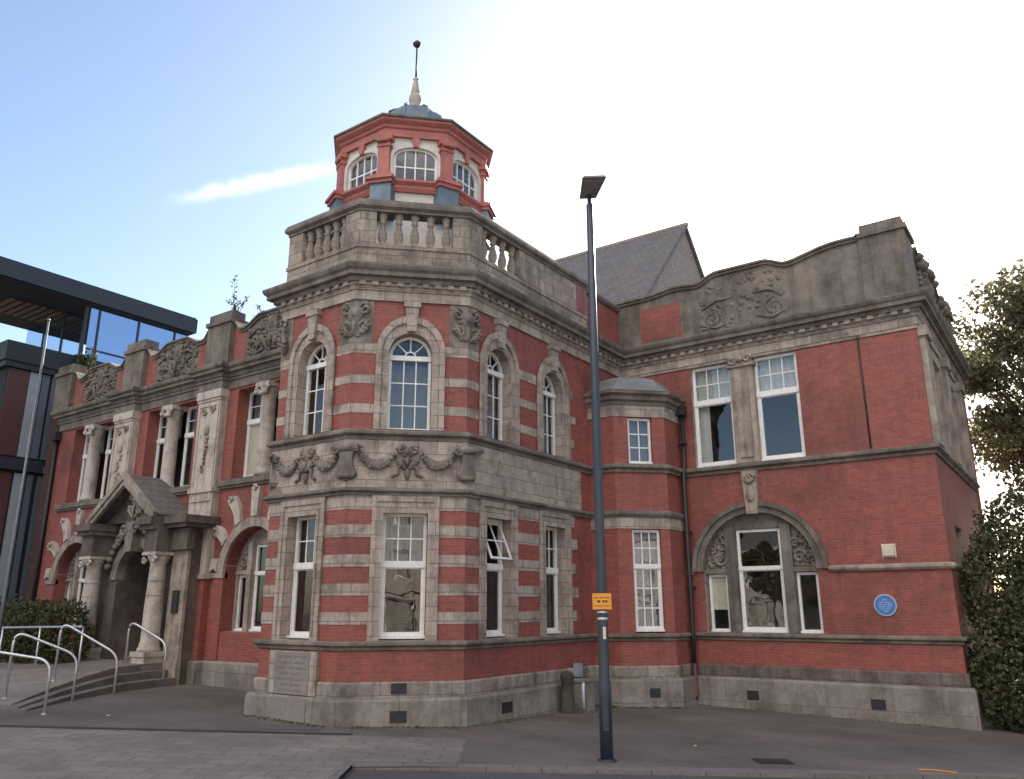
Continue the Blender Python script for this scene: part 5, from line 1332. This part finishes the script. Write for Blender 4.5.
def make_tree(name, base, h, crown_c, rad, rz_, nclump, per, leaf, lab, cat='tree', group=None):
    t = thing(name, base, lab, cat, group)
    bx, by, bz = base; tr = MB(); cc = Vector(crown_c)
    tr.tube([(bx, by, bz - 0.3), (bx + 0.1, by, bz + h * 0.2), (bx + 0.05, by + 0.1, bz + h * 0.45), (cc.x, cc.y, cc.z), (cc.x, cc.y, cc.z + rz_ * 0.6)], h * 0.022, 10, 0, h * 0.004)
    cr = MB()
    for i in range(nclump):
        v = Vector((random.gauss(0, 1), random.gauss(0, 1), random.gauss(0, 1))).normalized() * random.uniform(0.45, 1.0) ** 0.6
        c = Vector((cc.x + v.x * rad, cc.y + v.y * rad, cc.z + v.z * rz_))
        st = Vector((bx, by, bz + h * random.uniform(0.3, 0.55)))
        mid = (st + c) / 2 + Vector((0, 0, 0.4))
        tr.tube([st, mid, c], h * 0.006, 5, 0, h * 0.0012)
        r_ = rad * random.uniform(0.14, 0.30)
        leaf_quads(cr, clump(c, r_, per, 0.75, 0.2), leaf)
        for q in range(3):
            e = c + Vector((random.gauss(0, 1), random.gauss(0, 1), random.gauss(0, .7))) * r_ * 0.8
            tr.tube([c, e], h * 0.0014, 4, 0, h * 0.0006)
    build('trunk', tr, 'bark', t); build('crown', cr, 'leaf', t, fixn=False)
    return t
make_tree('broadleaf_tree', (1.2, 36.0, -0.4), 13.5, (1.0, 36.2, 10.9), 4.7, 4.9, 210, 190, 0.21, 'tall broadleaf tree with open brown green crown behind the right wing')
make_tree('broadleaf_tree', (1.5, 31.0, -0.4), 7.5, (1.5, 31.0, 4.7), 2.8, 1.9, 80, 190, 0.17, 'shorter leafy tree between the tall tree and the ivy bush')

def make_bush(name, base, blobs, leaf, mat, n_per, lab, cat):
    t = thing(name, base, lab, cat)
    fol = MB(); st = MB()
    for (c, rx, ry, rz_) in blobs:
        k = int(n_per * rx * rz_)
        pts = []
        for _ in range(k):
            v = Vector((random.gauss(0, 1), random.gauss(0, 1), random.gauss(0, 1))).normalized() * random.uniform(0.72, 1.04)
            if random.random() < 0.12: v *= 1.08
            pts.append((c[0] + v.x * rx, c[1] + v.y * ry, max(base[2] + 0.05, c[2] + v.z * rz_)))
        leaf_quads(fol, pts, leaf)
        st.tube([(base[0] + (c[0] - base[0]) * 0.5, base[1] + (c[1] - base[1]) * 0.5, base[2] - 0.1), (c[0], c[1], c[2]), (c[0] + 0.1, c[1], c[2] + rz_ * 0.7)], 0.06, 6, 0, 0.02)
    build('foliage', fol, mat, t, fixn=False); build('stems', st, 'bark', t)
    return t
bl = [((-0.4, 23.9, 2.0), 1.7, 1.4, 2.2), ((0.6, 24.0, 3.6), 1.7, 1.4, 1.8), ((-1.6, 23.5, 0.6), 1.2, 1.1, 1.2), ((0.2, 24.6, 2.2), 2.0, 1.2, 2.2), ((1.6, 25.2, 2.6), 1.8, 1.2, 2.4), ((-1.2, 23.4, 1.2), 1.6, 1.5, 1.8), ((-0.2, 22.9, 0.9), 1.5, 1.3, 1.5), ((-1.5, 24.2, 2.9), 1.3, 1.5, 1.6), ((0.2, 24.2, 2.6), 1.9, 1.6, 1.8), ((-1.0, 24.9, 4.2), 1.4, 1.5, 1.3), ((0.9, 25.0, 4.0), 1.7, 1.6, 1.5), ((1.4, 23.6, 1.4), 1.6, 1.4, 1.9)]
make_bush('ivy_bush', (-0.6, 24.2, -0.3), bl, 0.12, 'ivy', 2900, 'dense dark ivy bush smothering the right corner of the building', 'bush')
hb = []
for i in range(7):
    x = -35.2 + i * 1.22; hb.append(((x, 13.8 + random.uniform(-.2, .2), 1.5 + random.uniform(-.1, .12)), 0.95, 0.85, 1.25 + random.uniform(-.1, .1)))
make_bush('hedge', (-31, 13.8, 0.5), hb, 0.11, 'hedge', 3000, 'rounded dark green hedge behind the steel guard rail', 'hedge')

def weed(name, base, n, hgt, spread, lab, group=None, size=0.09, tall=None):
    t = thing(name, base, lab, 'weed', group)
    st = MB(); lf = MB(); pts = []
    for i in range(n):
        a = random.uniform(0, 2 * math.pi); tip = Vector((base[0] + math.cos(a) * spread * random.uniform(.3, 1), base[1] + math.sin(a) * spread * random.uniform(.2, .7), base[2] + hgt * random.uniform(.5, 1)))
        if tall and i == 0: tip = Vector(base) + Vector(tall)
        b0 = Vector(base) + Vector((random.uniform(-.2, .2), random.uniform(-.1, .1), -0.05))
        mid = (b0 + tip) / 2 + Vector((0, 0, hgt * 0.12)); st.tube([b0, mid, tip], 0.014, 5, 0, 0.005)
        for q in range(14 if not (tall and i == 0) else 34):
            tt = random.uniform(0.3, 1.0); p = b0 * (1 - tt) ** 2 + mid * 2 * tt * (1 - tt) + tip * tt * tt
            pts.append((p.x + random.gauss(0, .05), p.y + random.gauss(0, .05), p.z + random.gauss(0, .04)))
    leaf_quads(lf, pts, size); build('stems', st, 'weed', t); build('foliage', lf, 'weed', t, fixn=False)
weed('weed', (-23.2, 15.95, 12.56), 10, 0.65, 0.6, 'spiky weed with one tall flower stem on the parapet pier beside the tower', 'weeds on the parapets', tall=(-0.35, 0, 1.5))
weed('weed', (-21.7, 16.15, 11.9), 9, 0.75, 0.8, 'sprawling weed behind the scalloped coping nearest the tower', 'weeds on the parapets')
weed('weed', (-35.9, 17.0, 12.6), 40, 1.25, 0.75, 'bushy dark weed at the far left end of the parapet', 'weeds on the parapets', 0.16)
weed('weed', (-2.75, 25.6, 12.6), 6, 0.6, 0.5, 'tiny weed sprouting from the right wing side parapet', 'weeds on the parapets', 0.07)

# ------------------------------------------------------------------ across the street (reflected in the windows)
def opposite(l0, l1, h, wm, lab, d=-11.0):
    x, y = from_ld((l0 + l1) / 2, d); t = thing('shop_building', (x, y, 0), lab, 'building')
    o = from_ld(0, d); fr = Frame(o[0], o[1], -0.8156, -0.5786)     # faces the library
    n = max(2, int((l1 - l0) / 2.6)); holes = []; st = (l1 - l0) / n
    for i in range(n):
        c = -l1 + st * (i + 0.5)
        for z0 in (4.2, 7.2):
            if z0 + 1.9 < h: holes.append((c - 0.55, c + 0.55, z0, z0 + 1.7))
        holes.append((c - 0.95, c + 0.95, 0.6, 3.0))
    mb = MB(); mb.panel(fr, rect(-l1, -l0, -1, h), [rect(*q) for q in holes], -0.3, 0); mb.fbox(fr, -l1, -l0, -8, -0.301, -1, h - 0.01)
    build('wall', mb, wm, t)
    for q in holes:
        mb = MB(); mb.panel(fr, rect(*q), [rect(q[0] + .08, q[1] - .08, q[2] + .08, q[3] - .08)], -0.2, -0.12); wo = build('window', mb, 'white', t)
        mb = MB(); mb.fbox(fr, q[0] + .05, q[1] - .05, -0.18, -0.17, q[2] + .05, q[3] - .05); build('pane', mb, 'glass', wo)
    mb = MB(); mb.fbox(fr, -l1 - 0.1, -l0 + 0.1, -0.2, 0.35, h, h + 0.35); mb.fbox(fr, -l1, -l0, -0.1, 0.15, 3.3, 3.8); build('cornice', mb, 'pale', t)
    a, b = -l1, -l0; P = fr.p
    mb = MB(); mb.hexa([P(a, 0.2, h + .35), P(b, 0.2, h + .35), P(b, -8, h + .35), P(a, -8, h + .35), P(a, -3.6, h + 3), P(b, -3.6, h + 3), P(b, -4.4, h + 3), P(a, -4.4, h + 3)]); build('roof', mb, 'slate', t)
opposite(-64, -46, 9.4, 'brick', 'red brick building far along the street, mirrored in the left wing windows')
opposite(-45.5, -26.3, 7.6, 'pale', 'grey stone shop row along the street, mirrored in the right wing windows')
opposite(-26, -9.5, 8.6, 'offwhite', 'cream rendered shop row across the street, mirrored in the tower windows')
opposite(-9.2, 5.0, 10.2, 'pale', 'pale stone building across the street with tall upper windows, mirrored in the ground floor glass')
opposite(5.3, 24, 7.4, 'offwhite', 'lower cream building across the street, mirrored in the right wing arch window')

for i, (l, d, h_, lab) in enumerate([(-27.0, -5.5, 7.5, 'street tree across the road, mirrored in the middle pane of the arched window'), (-32.0, -6.5, 9.0, 'taller street tree across the road, mirrored at the left of the arched window'), (-22.5, -5.0, 7.0, 'street tree across the road nearest the camera, mirrored at the right of the arched window')]):
    x, y = from_ld(l, d); make_tree('street_tree', (x, y, -0.3), h_, (x, y, h_ * 0.62), 2.6, 2.2, 70, 220, 0.26, lab, 'tree', 'street trees across the road')

# ------------------------------------------------------------------ litter and drain cover
mb = MB(); cx, cy = from_ld(-11.1, 17.9)
for (dx, dy, r_) in ((0, 0, .05), (5.95, 1.1, .04), (12.5, -2.2, .04)):
    x, y = from_ld(-8.95 + dx, 18.9 + dy)
    z = gz(x, y) + 0.012
    mb.add([(x - r_, y - r_ * .6, z), (x + r_, y - r_ * .4, z + .01), (x + r_ * .7, y + r_, z), (x - r_ * .5, y + r_ * .8, z + .015)], [(0, 1, 2, 3)])
o = build('litter', mb, 'cream'); o['kind'] = 'stuff'
mb = MB()
def debris(x, y, n, sp):
    pts = []
    for _ in range(n):
        a, b = x + random.gauss(0, sp), y + random.gauss(0, sp); pts.append((a, b, gz(a, b) + 0.015))
    leaf_quads(mb, pts, 0.045)
for i in range(60):
    t = i / 60
    for (p, q) in (((B[0], B[1]), Cc), (Cc, (Cc[0], BYL)), ((Cc[0], BYL), BC0), (BC0, BC1), ((-9.6, RY), (FX, RY)), (A, B)):
        fr = Frame(p[0], p[1], q[0] - p[0], q[1] - p[1]); L = math.hypot(q[0] - p[0], q[1] - p[1])
        x, y, _z = fr.p(L * random.random(), 0.22 + abs(random.gauss(0, .12)), 0); debris(x, y, 3, 0.05)
for i in range(90): debris(random.uniform(-24, -21.5), random.uniform(12, 15) - 0.2, 2, 0.15) if i % 2 else debris(-11.2 + random.gauss(0, .5), 19 + random.gauss(0, .8), 3, .1)
o = build('leaf_litter', mb, 'weed', fixn=False); o['kind'] = 'stuff'
mb = MB(); x, y = from_ld(4.6, 15.3); z = gz(x, y) + 0.006
fr = Frame(x, y, 0.8156, 0.5786)
def gq(u0, u1, v0, v1, zz): return [(x + .8156 * u - .5786 * v, y + .5786 * u + .8156 * v, gz(x + .8156 * u - .5786 * v, y + .5786 * u + .8156 * v) + zz) for u, v in ((u0, v0), (u1, v0), (u1, v1), (u0, v1))]
mb.add(gq(-.32, .32, -.24, .24, 0.008), [(0, 1, 2, 3)]); mb.add(gq(-.27, .27, -.19, .19, 0.012), [(0, 1, 2, 3)])
o = build('drain_cover', mb, 'iron'); o['kind'] = 'structure'

mb = MB(); x, y = lx, ly
for u0, u1, v0, v1 in ((-6.9, -5.6, 2.6, 3.3),):
    mb.add(gq(u0, u1, v0, v1, 0.009), [(0, 1, 2, 3)])
o = build('asphalt_patch', mb, 'asphalt_patch'); o['kind'] = 'structure'
mb = MB(); mb.lathe(lx, ly, [(0.165, lz - 0.02), (0.165, lz + 0.02), (0.13, lz + 0.045)], 14); build('base_collar', mb, 'iron', LAMP)
